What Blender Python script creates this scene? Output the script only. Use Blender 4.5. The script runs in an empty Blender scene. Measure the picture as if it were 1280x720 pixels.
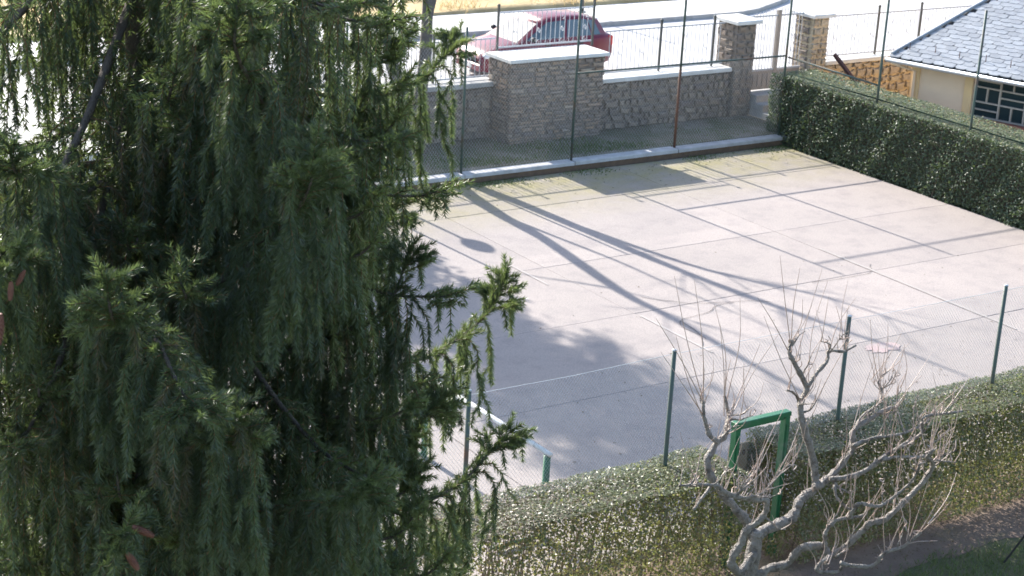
import bpy, math, random
import numpy as np
from math import sin, cos, tan, pi, radians, sqrt, atan2
from mathutils import Vector, Matrix
random.seed(7)
rng = np.random.default_rng(7)
sc = bpy.context.scene
col = sc.collection

# ------------------------------------------------------------------ camera, sky, sun, exposure
CAM = np.array([0.0, 0.0, 10.0])
FPX, PITCH, ROLL, YAW = 2246.4, 0.32681, 0.053117, -0.594923      # solved from the photograph (1280 px wide)
_fw = np.array([-sin(YAW)*cos(PITCH), cos(YAW)*cos(PITCH), -sin(PITCH)])
_rt = np.array([cos(YAW), sin(YAW), 0.0])
_up = np.cross(_rt, _fw)
_rt, _up = cos(ROLL)*_rt+sin(ROLL)*_up, -sin(ROLL)*_rt+cos(ROLL)*_up
cam_data = bpy.data.cameras.new('camera')
cam = bpy.data.objects.new('camera', cam_data); col.objects.link(cam)
M = Matrix.Identity(4)
for i in range(3):
    M[i][0], M[i][1], M[i][2], M[i][3] = _rt[i], _up[i], -_fw[i], CAM[i]
cam.matrix_world = M
cam_data.sensor_width = 36.0
cam_data.lens = FPX/1280*36.0
cam_data.clip_end = 2000
cam_data.dof.use_dof = True
cam_data.dof.focus_distance = 8.5
cam_data.dof.aperture_fstop = 10
sc.camera = cam
SUN_EL, SUN_AZ = radians(30.8), radians(-2.9)                       # azimuth from +Y towards +X
to_sun = Vector((sin(SUN_AZ)*cos(SUN_EL), cos(SUN_AZ)*cos(SUN_EL), sin(SUN_EL)))
world = bpy.data.worlds.new('World'); sc.world = world; world.use_nodes = True
wn = world.node_tree
sky = wn.nodes.new('ShaderNodeTexSky'); sky.sky_type = 'NISHITA'; sky.sun_disc = False
sky.sun_elevation = SUN_EL; sky.sun_rotation = SUN_AZ; sky.air_density = 1.0; sky.dust_density = 1.2
bg = wn.nodes['Background']; bg.inputs[1].default_value = 0.15
wn.links.new(sky.outputs[0], bg.inputs[0])
sd = bpy.data.lights.new('sun', 'SUN'); sd.energy = 4.6; sd.angle = radians(0.53); sd.color = (1.0, 0.955, 0.88)
so = bpy.data.objects.new('sun', sd); col.objects.link(so)
so.rotation_euler = to_sun.to_track_quat('Z', 'Y').to_euler(); so.location = (20, 60, 40)
sc.view_settings.view_transform = 'Standard'; sc.view_settings.look = 'None'
sc.view_settings.gamma = 1.0; sc.view_settings.use_curve_mapping = False
sc.view_settings.exposure = 1.43
sc.render.engine = 'CYCLES'
sc.cycles.max_bounces = 6; sc.cycles.diffuse_bounces = 3; sc.cycles.glossy_bounces = 2; sc.cycles.transparent_max_bounces = 12
sc.cycles.sample_clamp_indirect = 8

def ray(x, y): return _fw+_rt*(x-640)/FPX-_up*(y-360)/FPX
def at_y(x, y, Y): d = ray(x, y); return CAM+d*(Y/d[1])
def at_z(x, y, z): d = ray(x, y); return CAM+d*((z-CAM[2])/d[2])
def at_d(x, y, D): return CAM+D*ray(x, y)
def project(P):
    v = np.asarray(P)-CAM; w = v@_fw
    return 640+FPX*(v@_rt)/w, 360-FPX*(v@_up)/w, w

# ------------------------------------------------------------------ helpers
W = {}
def link(o, parent=None):
    col.objects.link(o)
    if parent is not None:
        o.parent = parent; o.matrix_parent_inverse = W.get(parent.name, Matrix.Identity(4)).inverted()
    W[o.name] = Matrix.Identity(4)
    return o
def tag(o, label=None, cat=None, group=None, kind=None):
    if label: o['label'] = label
    if cat: o['category'] = cat
    if group: o['group'] = group
    if kind: o['kind'] = kind
    return o
def thing(name, loc, label, cat, group=None):
    o = bpy.data.objects.new(name, None); o.empty_display_size = .2
    o.location = loc; col.objects.link(o); W[o.name] = Matrix.Translation(Vector(loc))
    return tag(o, label, cat, group)
def new_mesh(name, v, f, mat, smooth=False):
    me = bpy.data.meshes.new(name); me.from_pydata([tuple(map(float, p)) for p in v], [], [tuple(int(i) for i in q) for q in f]); me.update()
    if mat: me.materials.append(mat)
    if smooth: me.polygons.foreach_set('use_smooth', [True]*len(me.polygons))
    return me
def obj(name, v, f, mat, parent=None, smooth=False):
    return link(bpy.data.objects.new(name, new_mesh(name, v, f, mat, smooth)), parent)
def np_obj(name, V, F, mat, parent=None, tint=None, smooth=False):
    """V (n,3), F (m,k) all faces with k corners"""
    V = np.ascontiguousarray(V, dtype=np.float32); F = np.ascontiguousarray(F, dtype=np.int32)
    m, k = F.shape
    me = bpy.data.meshes.new(name)
    me.vertices.add(len(V)); me.vertices.foreach_set('co', V.ravel())
    me.loops.add(m*k); me.loops.foreach_set('vertex_index', F.ravel())
    me.polygons.add(m); me.polygons.foreach_set('loop_start', np.arange(0, m*k, k, dtype=np.int32))
    if smooth: me.polygons.foreach_set('use_smooth', np.ones(m, dtype=bool))
    me.update(calc_edges=True)
    if tint is not None:
        a = me.attributes.new('tint', 'FLOAT', 'POINT'); a.data.foreach_set('value', np.ascontiguousarray(tint, dtype=np.float32))
    me.materials.append(mat)
    return link(bpy.data.objects.new(name, me), parent)
def inst(name, me, parent, loc, scale=(1, 1, 1), rot=None, basis=None):
    """object sharing mesh data, placed in world coordinates below parent"""
    o = bpy.data.objects.new(name, me); link(o, parent)
    if basis is not None: o.matrix_basis = basis
    else:
        o.location = loc; o.scale = scale
        if rot: o.rotation_euler = rot
    return o
class MB:
    def __init__(s): s.v = []; s.f = []
    def add(s, v, f):
        b = len(s.v); s.v += [tuple(p) for p in v]; s.f += [tuple(i+b for i in q) for q in f]; return s
    def box(s, x0, x1, y0, y1, z0, z1, ch=0.0):
        if ch <= 0:
            return s.add([(x0,y0,z0),(x1,y0,z0),(x1,y1,z0),(x0,y1,z0),(x0,y0,z1),(x1,y0,z1),(x1,y1,z1),(x0,y1,z1)],
                [(0,3,2,1),(4,5,6,7),(0,1,5,4),(1,2,6,5),(2,3,7,6),(3,0,4,7)])
        c = ch
        return s.add([(x0,y0,z0),(x1,y0,z0),(x1,y1,z0),(x0,y1,z0),(x0,y0,z1-c),(x1,y0,z1-c),(x1,y1,z1-c),(x0,y1,z1-c),
                (x0+c,y0+c,z1),(x1-c,y0+c,z1),(x1-c,y1-c,z1),(x0+c,y1-c,z1)],
                [(0,3,2,1),(8,9,10,11),(0,1,5,4),(1,2,6,5),(2,3,7,6),(3,0,4,7),(4,5,9,8),(5,6,10,9),(6,7,11,10),(7,4,8,11)])
    def tube(s, pts, rad, n=8, cap=True):
        pts = [Vector(p) for p in pts]; m = len(pts)
        if not hasattr(rad, '__len__'): rad = [rad]*m
        b = len(s.v); nrm = None
        for i, p in enumerate(pts):
            t = (pts[min(i+1, m-1)]-pts[max(i-1, 0)]).normalized()
            if nrm is None:
                nrm = t.orthogonal().normalized()
            else:
                nrm = (nrm-t*nrm.dot(t)); nrm = nrm.normalized() if nrm.length > 1e-6 else t.orthogonal().normalized()
            bn = t.cross(nrm)
            for k in range(n):
                a = 2*pi*k/n
                s.v.append(tuple(p+(nrm*cos(a)+bn*sin(a))*rad[i]))
        for i in range(m-1):
            for k in range(n):
                k2 = (k+1) % n
                s.f.append((b+i*n+k, b+i*n+k2, b+(i+1)*n+k2, b+(i+1)*n+k))
        if cap:
            s.f.append(tuple(b+k for k in range(n))[::-1]); s.f.append(tuple(b+(m-1)*n+k for k in range(n)))
        return s
    def prism(s, poly, h0, h1, axis='z'):
        n = len(poly)
        mk = {'z': lambda p, h: (p[0], p[1], h), 'y': lambda p, h: (p[0], h, p[1]), 'x': lambda p, h: (h, p[0], p[1])}[axis]
        v = [mk(p, h0) for p in poly]+[mk(p, h1) for p in poly]
        f = [tuple(range(n))[::-1], tuple(range(n, 2*n))]+[(i, (i+1) % n, n+(i+1) % n, n+i) for i in range(n)]
        return s.add(v, f)
    def sphere(s, c, r, nu=10, nv=6, sq=(1, 1, 1)):
        b = len(s.v); s.v.append((c[0], c[1], c[2]-r*sq[2]))
        for j in range(1, nv):
            a = -pi/2+pi*j/nv
            for k in range(nu):
                t = 2*pi*k/nu; s.v.append((c[0]+r*sq[0]*cos(a)*cos(t), c[1]+r*sq[1]*cos(a)*sin(t), c[2]+r*sq[2]*sin(a)))
        s.v.append((c[0], c[1], c[2]+r*sq[2])); top = len(s.v)-1
        for k in range(nu):
            k2 = (k+1) % nu
            s.f.append((b, b+1+k2, b+1+k)); s.f.append((top, b+1+(nv-2)*nu+k, b+1+(nv-2)*nu+k2))
            for j in range(nv-2):
                s.f.append((b+1+j*nu+k, b+1+j*nu+k2, b+1+(j+1)*nu+k2, b+1+(j+1)*nu+k))
        return s
    def build(s, name, mat, parent=None, smooth=False): return obj(name, s.v, s.f, mat, parent, smooth)
    def mesh(s, name, mat, smooth=False): return new_mesh(name, s.v, s.f, mat, smooth)

# ------------------------------------------------------------------ materials
def nodes_of(name):
    m = bpy.data.materials.new(name); m.use_nodes = True
    nt = m.node_tree; b = nt.nodes['Principled BSDF']
    return m, nt, b
def N(nt, t, **kw):
    n = nt.nodes.new(t)
    for k, v in kw.items(): setattr(n, k, v)
    return n
def mix_rgb(nt, fac, a, b, mode='MIX'):
    n = N(nt, 'ShaderNodeMix', data_type='RGBA', blend_type=mode)
    for sock, val in ((0, fac), (6, a), (7, b)):
        if isinstance(val, bpy.types.NodeSocket): nt.links.new(val, n.inputs[sock])
        else: n.inputs[sock].default_value = val if sock == 0 else (*val[:3], 1)
    return n.outputs[2]
def noise(nt, vec, scale, detail=6, rough=.55, lo=.3, hi=.7):
    n = N(nt, 'ShaderNodeTexNoise'); n.inputs['Scale'].default_value = scale; n.inputs['Detail'].default_value = detail
    n.inputs['Roughness'].default_value = rough
    if vec is not None: nt.links.new(vec, n.inputs['Vector'])
    r = N(nt, 'ShaderNodeMapRange'); r.inputs[1].default_value = lo; r.inputs[2].default_value = hi; r.clamp = True
    nt.links.new(n.outputs[0], r.inputs[0])
    return r.outputs[0]
def pos(nt): return N(nt, 'ShaderNodeNewGeometry').outputs['Position']
def bump(nt, b, height, strength, dist=.02):
    n = N(nt, 'ShaderNodeBump'); n.inputs['Strength'].default_value = strength; n.inputs['Distance'].default_value = dist
    nt.links.new(height, n.inputs['Height']); nt.links.new(n.outputs[0], b.inputs['Normal'])
def mat(name, c1, c2=None, scale=6.0, rough=.8, bmp=.3, bscale=None, rnd=0.0, spec=.35, metal=0.0, coat=0.0, c3=None, scale3=1.0, bdist=.02):
    m, nt, b = nodes_of(name)
    p = pos(nt)
    c2 = c2 or tuple(x*.75 for x in c1)
    c = mix_rgb(nt, noise(nt, p, scale), c1, c2)
    if c3: c = mix_rgb(nt, noise(nt, p, scale3, 5, .6, .52, .68), c, c3)
    if rnd:
        oi = N(nt, 'ShaderNodeObjectInfo'); r = N(nt, 'ShaderNodeMapRange'); r.inputs[3].default_value = 1-rnd; r.inputs[4].default_value = 1+rnd
        nt.links.new(oi.outputs['Random'], r.inputs[0])
        h = N(nt, 'ShaderNodeHueSaturation'); nt.links.new(r.outputs[0], h.inputs['Value']); nt.links.new(c, h.inputs['Color']); c = h.outputs[0]
    nt.links.new(c, b.inputs['Base Color'])
    b.inputs['Roughness'].default_value = rough; b.inputs['Specular IOR Level'].default_value = spec; b.inputs['Metallic'].default_value = metal
    b.inputs['Coat Weight'].default_value = coat
    if bmp: bump(nt, b, noise(nt, p, bscale or scale*6, 6, .6, .2, .8), bmp, bdist)
    return m
def stone_mat(name, cols, rough=.9):
    m, nt, b = nodes_of(name)
    oi = N(nt, 'ShaderNodeObjectInfo'); cr = N(nt, 'ShaderNodeValToRGB'); el = cr.color_ramp.elements
    while len(el) < len(cols): el.new(.5)
    for i, c in enumerate(cols): el[i].position = i/(len(cols)-1); el[i].color = (*c, 1)
    nt.links.new(oi.outputs['Random'], cr.inputs[0])
    p = pos(nt)
    c = mix_rgb(nt, noise(nt, p, 9, 8, .65, .35, .75), cr.outputs[0], (.24, .2, .18))
    c = mix_rgb(nt, noise(nt, p, 3.1, 6, .6, .58, .8), c, (.4, .36, .3))
    nt.links.new(c, b.inputs['Base Color']); b.inputs['Roughness'].default_value = rough; b.inputs['Specular IOR Level'].default_value = .25
    bump(nt, b, noise(nt, p, 40, 8, .65, .2, .8), .6, .02)
    return m
def leaf_mat(name, stops, rough=.45, trans=.25, spec=.5, tcol=(.25, .38, .06), wax=0.0):
    """stops: colours over the per-leaf 'tint' attribute"""
    m, nt, b = nodes_of(name)
    a = N(nt, 'ShaderNodeAttribute', attribute_name='tint'); cr = N(nt, 'ShaderNodeValToRGB'); el = cr.color_ramp.elements
    while len(el) < len(stops): el.new(.5)
    for i, (p_, c) in enumerate(stops): el[i].position = p_; el[i].color = (*c, 1)
    nt.links.new(a.outputs['Fac'], cr.inputs[0])
    nt.links.new(cr.outputs[0], b.inputs['Base Color']); b.inputs['Roughness'].default_value = rough
    b.inputs['Specular IOR Level'].default_value = spec; b.inputs['Coat Weight'].default_value = wax; b.inputs['Coat Roughness'].default_value = .3
    t = N(nt, 'ShaderNodeBsdfTranslucent'); nt.links.new(mix_rgb(nt, .5, cr.outputs[0], tcol), t.inputs[0])
    mx = N(nt, 'ShaderNodeMixShader'); mx.inputs[0].default_value = trans
    out = nt.nodes['Material Output']
    nt.links.new(b.outputs[0], mx.inputs[1]); nt.links.new(t.outputs[0], mx.inputs[2]); nt.links.new(mx.outputs[0], out.inputs['Surface'])
    return m

MT = {}
MT['soil'] = mat('soil', (.15, .105, .08), (.2, .145, .11), 5, .95, .8, 30, c3=(.11, .1, .06), scale3=1.3)
MT['garden'] = mat('garden_ground', (.085, .1, .045), (.13, .115, .065), 3, .95, .8, 40)
MT['strip'] = mat('weedy_earth', (.2, .165, .125), (.12, .125, .07), 2.2, .95, .8, 25, c3=(.25, .22, .18), scale3=1.0)
MT['road'] = mat('pale_road', (.46, .44, .43), (.40, .38, .37), 1.5, .75, .2, 60, c3=(.5, .48, .46), scale3=.4)
MT['pave'] = mat('pale_pavement', (.6, .58, .56), (.5, .48, .46), 2.0, .8, .2, 40)
MT['bounce_yard'] = mat('pale_bounce_yard', (.5, .45, .4), (.42, .38, .33), 2, .85, .3, 50)
MT['field'] = mat('dry_grass_field', (.5, .38, .2), (.33, .24, .12), 1.2, .95, .9, 8, c3=(.58, .47, .28), scale3=.35)
MT['concrete'] = mat('concrete', (.42, .41, .40), (.3, .29, .28), 4, .85, .4, 60)
MT['kerb'] = mat('kerb_concrete', (.5, .49, .49), (.36, .35, .34), 5, .85, .4, 60, rnd=.08)
MT['crack'] = mat('dark_crack', (.12, .105, .1), None, 9, .95, 0)
MT['cap'] = mat('white_coping', (.68, .67, .64), (.55, .53, .5), 3, .8, .25, 40)
MT['mortar'] = mat('mortar', (.27, .23, .195), (.2, .17, .15), 9, .95, .6, 60)
MT['joint'] = mat('court_joint', (.2, .175, .165), (.27, .235, .22), 1.2, .95, .4, 60)
MT['ochre_mortar'] = mat('ochre_mortar', (.58, .47, .33), (.5, .4, .28), 9, .95, .6, 60)
MT['stone'] = stone_mat('pier_stone', [(.30, .24, .2), (.41, .285, .195), (.35, .29, .25), (.44, .30, .19), (.21, .18, .17), (.46, .37, .28), (.28, .2, .155)])
MT['rubble'] = stone_mat('rubble_stone', [(.27, .225, .185), (.33, .265, .2), (.2, .17, .15), (.37, .31, .24), (.29, .225, .17), (.23, .195, .175)])
MT['ochre'] = stone_mat('ochre_stone', [(.58, .46, .3), (.54, .44, .31), (.62, .53, .39), (.48, .39, .29), (.58, .49, .35)])
MT['fence_green'] = mat('green_fence_paint', (.055, .095, .08), (.07, .085, .075), 8, .5, .1, 60, c3=(.12, .06, .035), scale3=1.4)
MT['shade_line'] = mat('dark_green_shade_line', (.02, .035, .025), None, 8, .95, 0, spec=.05)
MT['rust'] = mat('rusty_pipe', (.16, .075, .045), (.1, .06, .045), 8, .75, .3, 60)
MT['galv'] = mat('galvanised_wire', (.5, .52, .54), (.4, .42, .44), 4, .5, 0, spec=.5)
MT['wire_far'] = mat('old_wire', (.58, .57, .53), (.45, .44, .42), 3, .5, 0, spec=.5)
MT['iron'] = mat('grey_iron_paint', (.46, .47, .49), (.36, .36, .38), 6, .5, .1, 60)
MT['iron_dark'] = mat('dark_iron_paint', (.06, .075, .075), (.09, .08, .07), 6, .5, .1, 60)
MT['gate_green'] = mat('green_gloss_paint', (.018, .14, .055), (.025, .11, .05), 6, .4, .15, 50, spec=.5, c3=(.08, .14, .095), scale3=5)
MT['white_paint'] = mat('flaking_white_paint', (.74, .74, .72), (.6, .6, .58), 7, .6, .3, 60, c3=(.34, .33, .31), scale3=9)
MT['line'] = mat('worn_white_line', (.375, .335, .312), (.34, .305, .283), 3, .8, .2, 60)
MT['redline'] = mat('worn_red_paint', (.38, .27, .26), (.34, .29, .275), 4, .85, .2, 60)
MT['plaster'] = mat('cream_plaster', (.8, .61, .44), (.74, .56, .4), 2, .9, .25, 60)
MT['plaster_edge'] = mat('ochre_plaster_edge', (.78, .56, .3), (.7, .5, .28), 3, .9, .25, 60)
MT['brick'] = mat('red_brick_sill', (.4, .15, .1), (.3, .12, .09), 12, .85, .3, 60)
MT['slate'] = mat('blue_grey_slate', (.225, .24, .262), (.29, .3, .315), 6, .4, .35, 40, rnd=.16, spec=.5)
MT['underlay'] = mat('dark_underlay', (.05, .05, .055), None, 5, .9, 0)
MT['wood'] = mat('weathered_wood', (.2, .13, .085), (.14, .095, .07), 9, .8, .5, 60)
MT['darkwood'] = mat('dark_plum_wood', (.07, .035, .035), (.1, .055, .05), 9, .75, .4, 60)
MT['lattice'] = mat('pale_lattice_paint', (.5, .44, .38), (.42, .37, .32), 8, .7, .2, 60)
MT['taupe'] = mat('taupe_paint', (.34, .29, .25), (.28, .24, .21), 8, .7, .2, 60)
MT['zinc'] = mat('zinc_gutter', (.5, .55, .62), (.42, .46, .52), 5, .35, .1, 50, metal=.7)
MT['black'] = mat('black_paint', (.02, .02, .022), (.03, .03, .03), 8, .45, .1, 50)
MT['rubber'] = mat('tyre_rubber', (.025, .025, .025), None, 20, .85, .2, 60)
MT['redpaint'] = mat('red_car_paint', (.13, .01, .026), (.15, .013, .03), 2, .4, 0, spec=.4, coat=.15)
MT['blackplastic'] = mat('black_plastic_trim', (.03, .03, .033), None, 20, .6, .1, 80)
MT['alloy'] = mat('wheel_alloy', (.55, .56, .57), None, 10, .3, 0, metal=.8)
MT['lampglass'] = mat('clear_lamp_glass', (.7, .72, .74), (.6, .62, .64), 20, .12, 0, spec=.7)
MT['taillight'] = mat('red_lamp_glass', (.5, .03, .03), None, 10, .2, 0, spec=.6)
m, nt, b = nodes_of('car_glass'); b.inputs['Base Color'].default_value = (.05, .075, .085, 1); b.inputs['Roughness'].default_value = .06
b.inputs['Specular IOR Level'].default_value = .9; b.inputs['Coat Weight'].default_value = .5; MT['glass'] = m
m, nt, b = nodes_of('window_glass'); b.inputs['Base Color'].default_value = (.03, .05, .055, 1); b.inputs['Roughness'].default_value = .08
b.inputs['Specular IOR Level'].default_value = .7; MT['pane'] = m
m, nt, b = nodes_of('opal_lamp_globe'); b.inputs['Base Color'].default_value = (.75, .75, .72, 1); b.inputs['Roughness'].default_value = .25; MT['opal'] = m

# court concrete: pinkish grey, stained, lichen towards the damp far edge
m, nt, b = nodes_of('court_concrete')
p = pos(nt)
c = mix_rgb(nt, noise(nt, p, .45, 6, .6, .3, .75), (.368, .317, .287), (.31, .27, .247))
c = mix_rgb(nt, noise(nt, p, 1.9, 9, .75, .48, .78), c, (.235, .205, .2))
c = mix_rgb(nt, noise(nt, p, 38, 5, .75, .42, .8), c, (.17, .15, .15))
oi = N(nt, 'ShaderNodeObjectInfo'); r = N(nt, 'ShaderNodeMapRange'); r.inputs[3].default_value = .93; r.inputs[4].default_value = 1.06
nt.links.new(oi.outputs['Random'], r.inputs[0]); h = N(nt, 'ShaderNodeHueSaturation'); nt.links.new(r.outputs[0], h.inputs['Value']); nt.links.new(c, h.inputs['Color']); c = h.outputs[0]
sx = N(nt, 'ShaderNodeSeparateXYZ'); nt.links.new(p, sx.inputs[0])
r = N(nt, 'ShaderNodeMapRange'); r.inputs[1].default_value = 27.2; r.inputs[2].default_value = 29.8; nt.links.new(sx.outputs[1], r.inputs[0])
nz = noise(nt, p, 1.7, 8, .7, .25, .72)
mm = N(nt, 'ShaderNodeMath', operation='MULTIPLY'); nt.links.new(r.outputs[0], mm.inputs[0]); nt.links.new(nz, mm.inputs[1])
nz2 = noise(nt, p, 14, 5, .6, .35, .75)
c = mix_rgb(nt, mm.outputs[0], c, mix_rgb(nt, nz2, (.31, .265, .115), (.2, .185, .06)))
nt.links.new(c, b.inputs['Base Color']); b.inputs['Roughness'].default_value = .82; b.inputs['Specular IOR Level'].default_value = .3
bump(nt, b, noise(nt, p, 60, 6, .7, .2, .8), .35, .01)
MT['court'] = m

MT['needle'] = leaf_mat('spruce_needles', [(0, (.1, .075, .045)), (.05, (.038, .056, .036)), (.45, (.06, .084, .046)), (.8, (.105, .135, .06)), (1, (.18, .205, .08))], .4, .33, .5, (.3, .42, .1))
MT['twig'] = mat('orange_brown_twig', (.24, .125, .055), (.17, .1, .055), 20, .8, 0)
MT['sprucebark'] = mat('grey_brown_bark', (.13, .105, .085), (.08, .065, .055), 12, .9, .8, 50)
MT['cone'] = mat('red_brown_cone', (.16, .06, .04), (.22, .1, .06), 30, .6, .4, 120)
MT['pinkcone'] = mat('pink_young_cone', (.23, .095, .055), (.12, .045, .03), 30, .6, .4, 120)
MT['hedge_near'] = leaf_mat('privet_leaves', [(0, (.2, .13, .095)), (.3, (.16, .125, .08)), (.45, (.075, .09, .035)), (.8, (.105, .125, .045)), (1, (.25, .26, .12))], .42, .36, .75, (.5, .55, .12))
MT['hedge_far'] = leaf_mat('laurel_leaves', [(0, (.03, .055, .035)), (.5, (.05, .08, .04)), (.85, (.12, .145, .06)), (1, (.3, .28, .12))], .5, .2, .6, (.3, .42, .08))
MT['hedge_core'] = mat('hedge_core_twigs', (.09, .07, .05), (.05, .045, .03), 20, .95, .6, 60)
MT['stem'] = mat('hedge_stem_bark', (.22, .16, .12), (.15, .11, .09), 20, .9, .5, 80)
MT['grass'] = leaf_mat('lawn_blades', [(0, (.09, .1, .035)), (.6, (.08, .13, .035)), (1, (.17, .19, .07))], .5, .25, .4)
MT['litter'] = leaf_mat('leaf_litter', [(0, (.1, .065, .045)), (.9, (.15, .1, .07)), (1, (.2, .15, .1))], .8, .1, .2)
MT['drygrass'] = leaf_mat('dry_grass_blades', [(0, (.4, .29, .14)), (1, (.58, .46, .26))], .7, .25, .2, (.6, .45, .2))
MT['bark'] = mat('pale_grey_bark', (.37, .325, .28), (.2, .165, .135), 14, .5, 1.0, 30, c3=(.1, .08, .065), scale3=11, spec=.6, bdist=.06)
MT['shoot'] = mat('reddish_shoot_bark', (.33, .22, .17), (.42, .33, .28), 10, .45, 0, spec=.6)
MT['greybark'] = mat('grey_street_tree_bark', (.16, .14, .13), (.1, .09, .085), 8, .9, .8, 40)
MT['evergreen'] = leaf_mat('dark_evergreen', [(0, (.03, .05, .025)), (1, (.06, .09, .04))], .5, .2, .4)

# ------------------------------------------------------------------ the setting
def flat(name, poly, z, m, parent=None, kind='structure'):
    o = obj(name, [(x, y, z) for x, y in poly], [tuple(range(len(poly)))], m, parent)
    return tag(o, kind=kind)
flat('bounce_yard', [(29.2, 12), (60, 12), (60, 32.45), (29.2, 32.45)], -.02, MT['bounce_yard'])  # unseen pale ground, added to bounce light onto the house wall
flat('ground', [(-400, -400), (600, -400), (600, 600), (-400, 600)], -.06, MT['garden'])
flat('soil_bed', [(2+.25*i, 13.55+.04*sin(i*1.3)+.03*sin(i*.37)+random.uniform(-.04, .04)) for i in range(89)]+[(24, 15.34), (2, 15.34)], -.055, MT['soil'])
court = tag(MB().box(4, 28.02, 15.36, 30.46, -.2, -.014).build('court', MT['joint']), kind='structure')
jx = [4, 6.8, 12.25, 17.7, 23.16, 28.0]; jy = [15.38, 16.9, 19.7, 22.45, 25.15, 28.5, 30.44]
for i in range(len(jx)-1):
    for j in range(len(jy)-1):
        g = .005 if random.random() < .7 else .003; dz = random.uniform(-.0035, .0035)
        MB().box(jx[i]+g, jx[i+1]-g, jy[j]+g, jy[j+1]-g, -.012, dz, .006).build('slab', MT['court'], court)
def ribbon(name, pts, w, z, m, parent=None):
    v = []; f = []
    for i, p_ in enumerate(pts):
        a = Vector(pts[min(i+1, len(pts)-1)])-Vector(pts[max(i-1, 0)]); n_ = Vector((-a.y, a.x)).normalized()*w/2*random.uniform(.85, 1.15)
        v += [(p_[0]+n_.x, p_[1]+n_.y, z), (p_[0]-n_.x, p_[1]-n_.y, z)]
        if i: f.append((2*i-2, 2*i-1, 2*i+1, 2*i))
    return obj(name, v, f, m, parent)
def seg(a, b_, n=14): return [(a[0]+(b_[0]-a[0])*i/n, a[1]+(b_[1]-a[1])*i/n) for i in range(n+1)]
for a, b_ in (((23.2, 19.0), (23.2, 23.9)), ((17.72, 20.4), (17.72, 22.3)), ((17.2, 24.3), (17.2, 25.5))):
    ribbon('painted_line', seg(a, b_), .045, .0075, MT['line'], court)
v = [(20.42+random.uniform(.2, .42)*cos(a), 19.35+random.uniform(.12, .25)*sin(a), .0078) for a in np.linspace(0, 2*pi, 22)[:-1]]
tag(obj('painted_spot', v, [tuple(range(21))], MT['redline'], court), 'worn reddish paint spot on the court')
for k in range(4):
    x, y = random.uniform(15, 27), random.uniform(18, 28); a = random.uniform(0, 2*pi); pts = [(x, y)]
    for q in range(random.randrange(10, 22)):
        a += random.gauss(0, .22); pts.append((pts[-1][0]+.13*cos(a), pts[-1][1]+.13*sin(a)))
    pts = [q for q in pts if 6 < q[0] < 27.8 and 16 < q[1] < 28.3]
    if len(pts) > 3: ribbon('crack', pts, .012, .0072, MT['crack'], court)
# earth strip, pavement, road, field behind the kerb
tag(MB().box(8, 40, 30.75, 33.3, -.2, .22).build('earth_strip', MT['strip']), kind='structure')
tag(MB().box(-60, 120, 33.3, 34.3, -.2, .66).build('near_pavement', MT['pave']), kind='structure')
tag(MB().box(-60, 120, 34.3, 41.95, -.2, .55).build('road', MT['road']), kind='structure')
kc = [(-60, 41.85), (31, 41.8), (35.5, 41.9), (36.4, 41.95), (37.2, 42.2), (38.6, 42.95), (39.6, 43.5), (41, 45.2), (42, 48), (42.5, 60)]
flat('junction_road', [(35, 41.94), (120, 41.94), (120, 60), (35, 60)], .545, MT['road'])
mb = MB()
mb.prism(kc+[(36, 60), (33, 44.3), (-60, 44.3)], .3, .65)
tag(mb.build('far_pavement', MT['pave']), kind='structure')
mb = MB()
n = len(kc); inner = [(x-.0 if i < 5 else x-.1, y+.13) for i, (x, y) in enumerate(kc)]
mb.prism([(x, y-.02) for x, y in kc]+inner[::-1], .3, .675)
tag(mb.build('road_kerb', MT['concrete']), kind='structure')
# field sheet with gentle humps
nx, ny = 60, 40
V = []; F = []
for j in range(ny+1):
    for i in range(nx+1):
        x = -60+180*i/nx; y = 44.2+120*(j/ny)**1.8
        V.append((x, y, .4 if j == 0 else .70+.35*sin(x*.5+y*.8)*sin(y*.33+x*.21)*min(1, (y-44.2)/3)+.05*random.random()))
for j in range(ny):
    for i in range(nx):
        a = j*(nx+1)+i; F.append((a, a+1, a+nx+2, a+nx+1))
tag(obj('field', V, F, MT['field'], None, True), kind='structure')
def blades(name, centers, hgt, wid, m, spread=.4, parent=None, kind='stuff'):
    n = len(centers); c = np.asarray(centers, float)
    a = rng.uniform(0, 2*pi, n); l = np.stack([rng.normal(0, spread, n), rng.normal(0, spread, n), np.ones(n)], 1)
    h = hgt*rng.uniform(.5, 1.3, n); w = np.stack([np.cos(a), np.sin(a), 0*a], 1)*wid/2
    V = np.stack([c-w, c+w, c+l*h[:, None]], 1).reshape(-1, 3)
    return tag(np_obj(name, V, np.arange(3*n).reshape(-1, 3), m, parent, np.repeat(rng.random(n), 3)), kind=kind)
cs = []
for k in range(360):
    cx = random.uniform(12, 62); cy_ = 44.8+random.random()**1.7*24
    for q in range(26): cs.append((cx+random.gauss(0, .35), cy_+random.gauss(0, .25), .62))
tag(blades('dry_grass', cs, .28, .05, MT['drygrass'], .45), 'tan dry grass tufts on the field across the road', 'grass')
for k in range(3):
    cx, cy_ = [(40.2, 45.6), (33.5, 45.2), (29.5, 46.5)][k]
    s_ = thing('dry_shrub', (cx, cy_, .7), ['small dry shrub at field edge furthest right', 'small dry shrub at field edge above the red car', 'small dry shrub at field edge left of the red car'][k], 'shrub', 'dry shrubs at the field edge')
    c_ = [(cx+random.gauss(0, .28), cy_+random.gauss(0, .25), .68+abs(random.gauss(0, .13))) for q in range(240)]
    blades('foliage', c_, .25, .05, MT['evergreen' if k == 0 else 'drygrass'], .7, s_)
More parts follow.
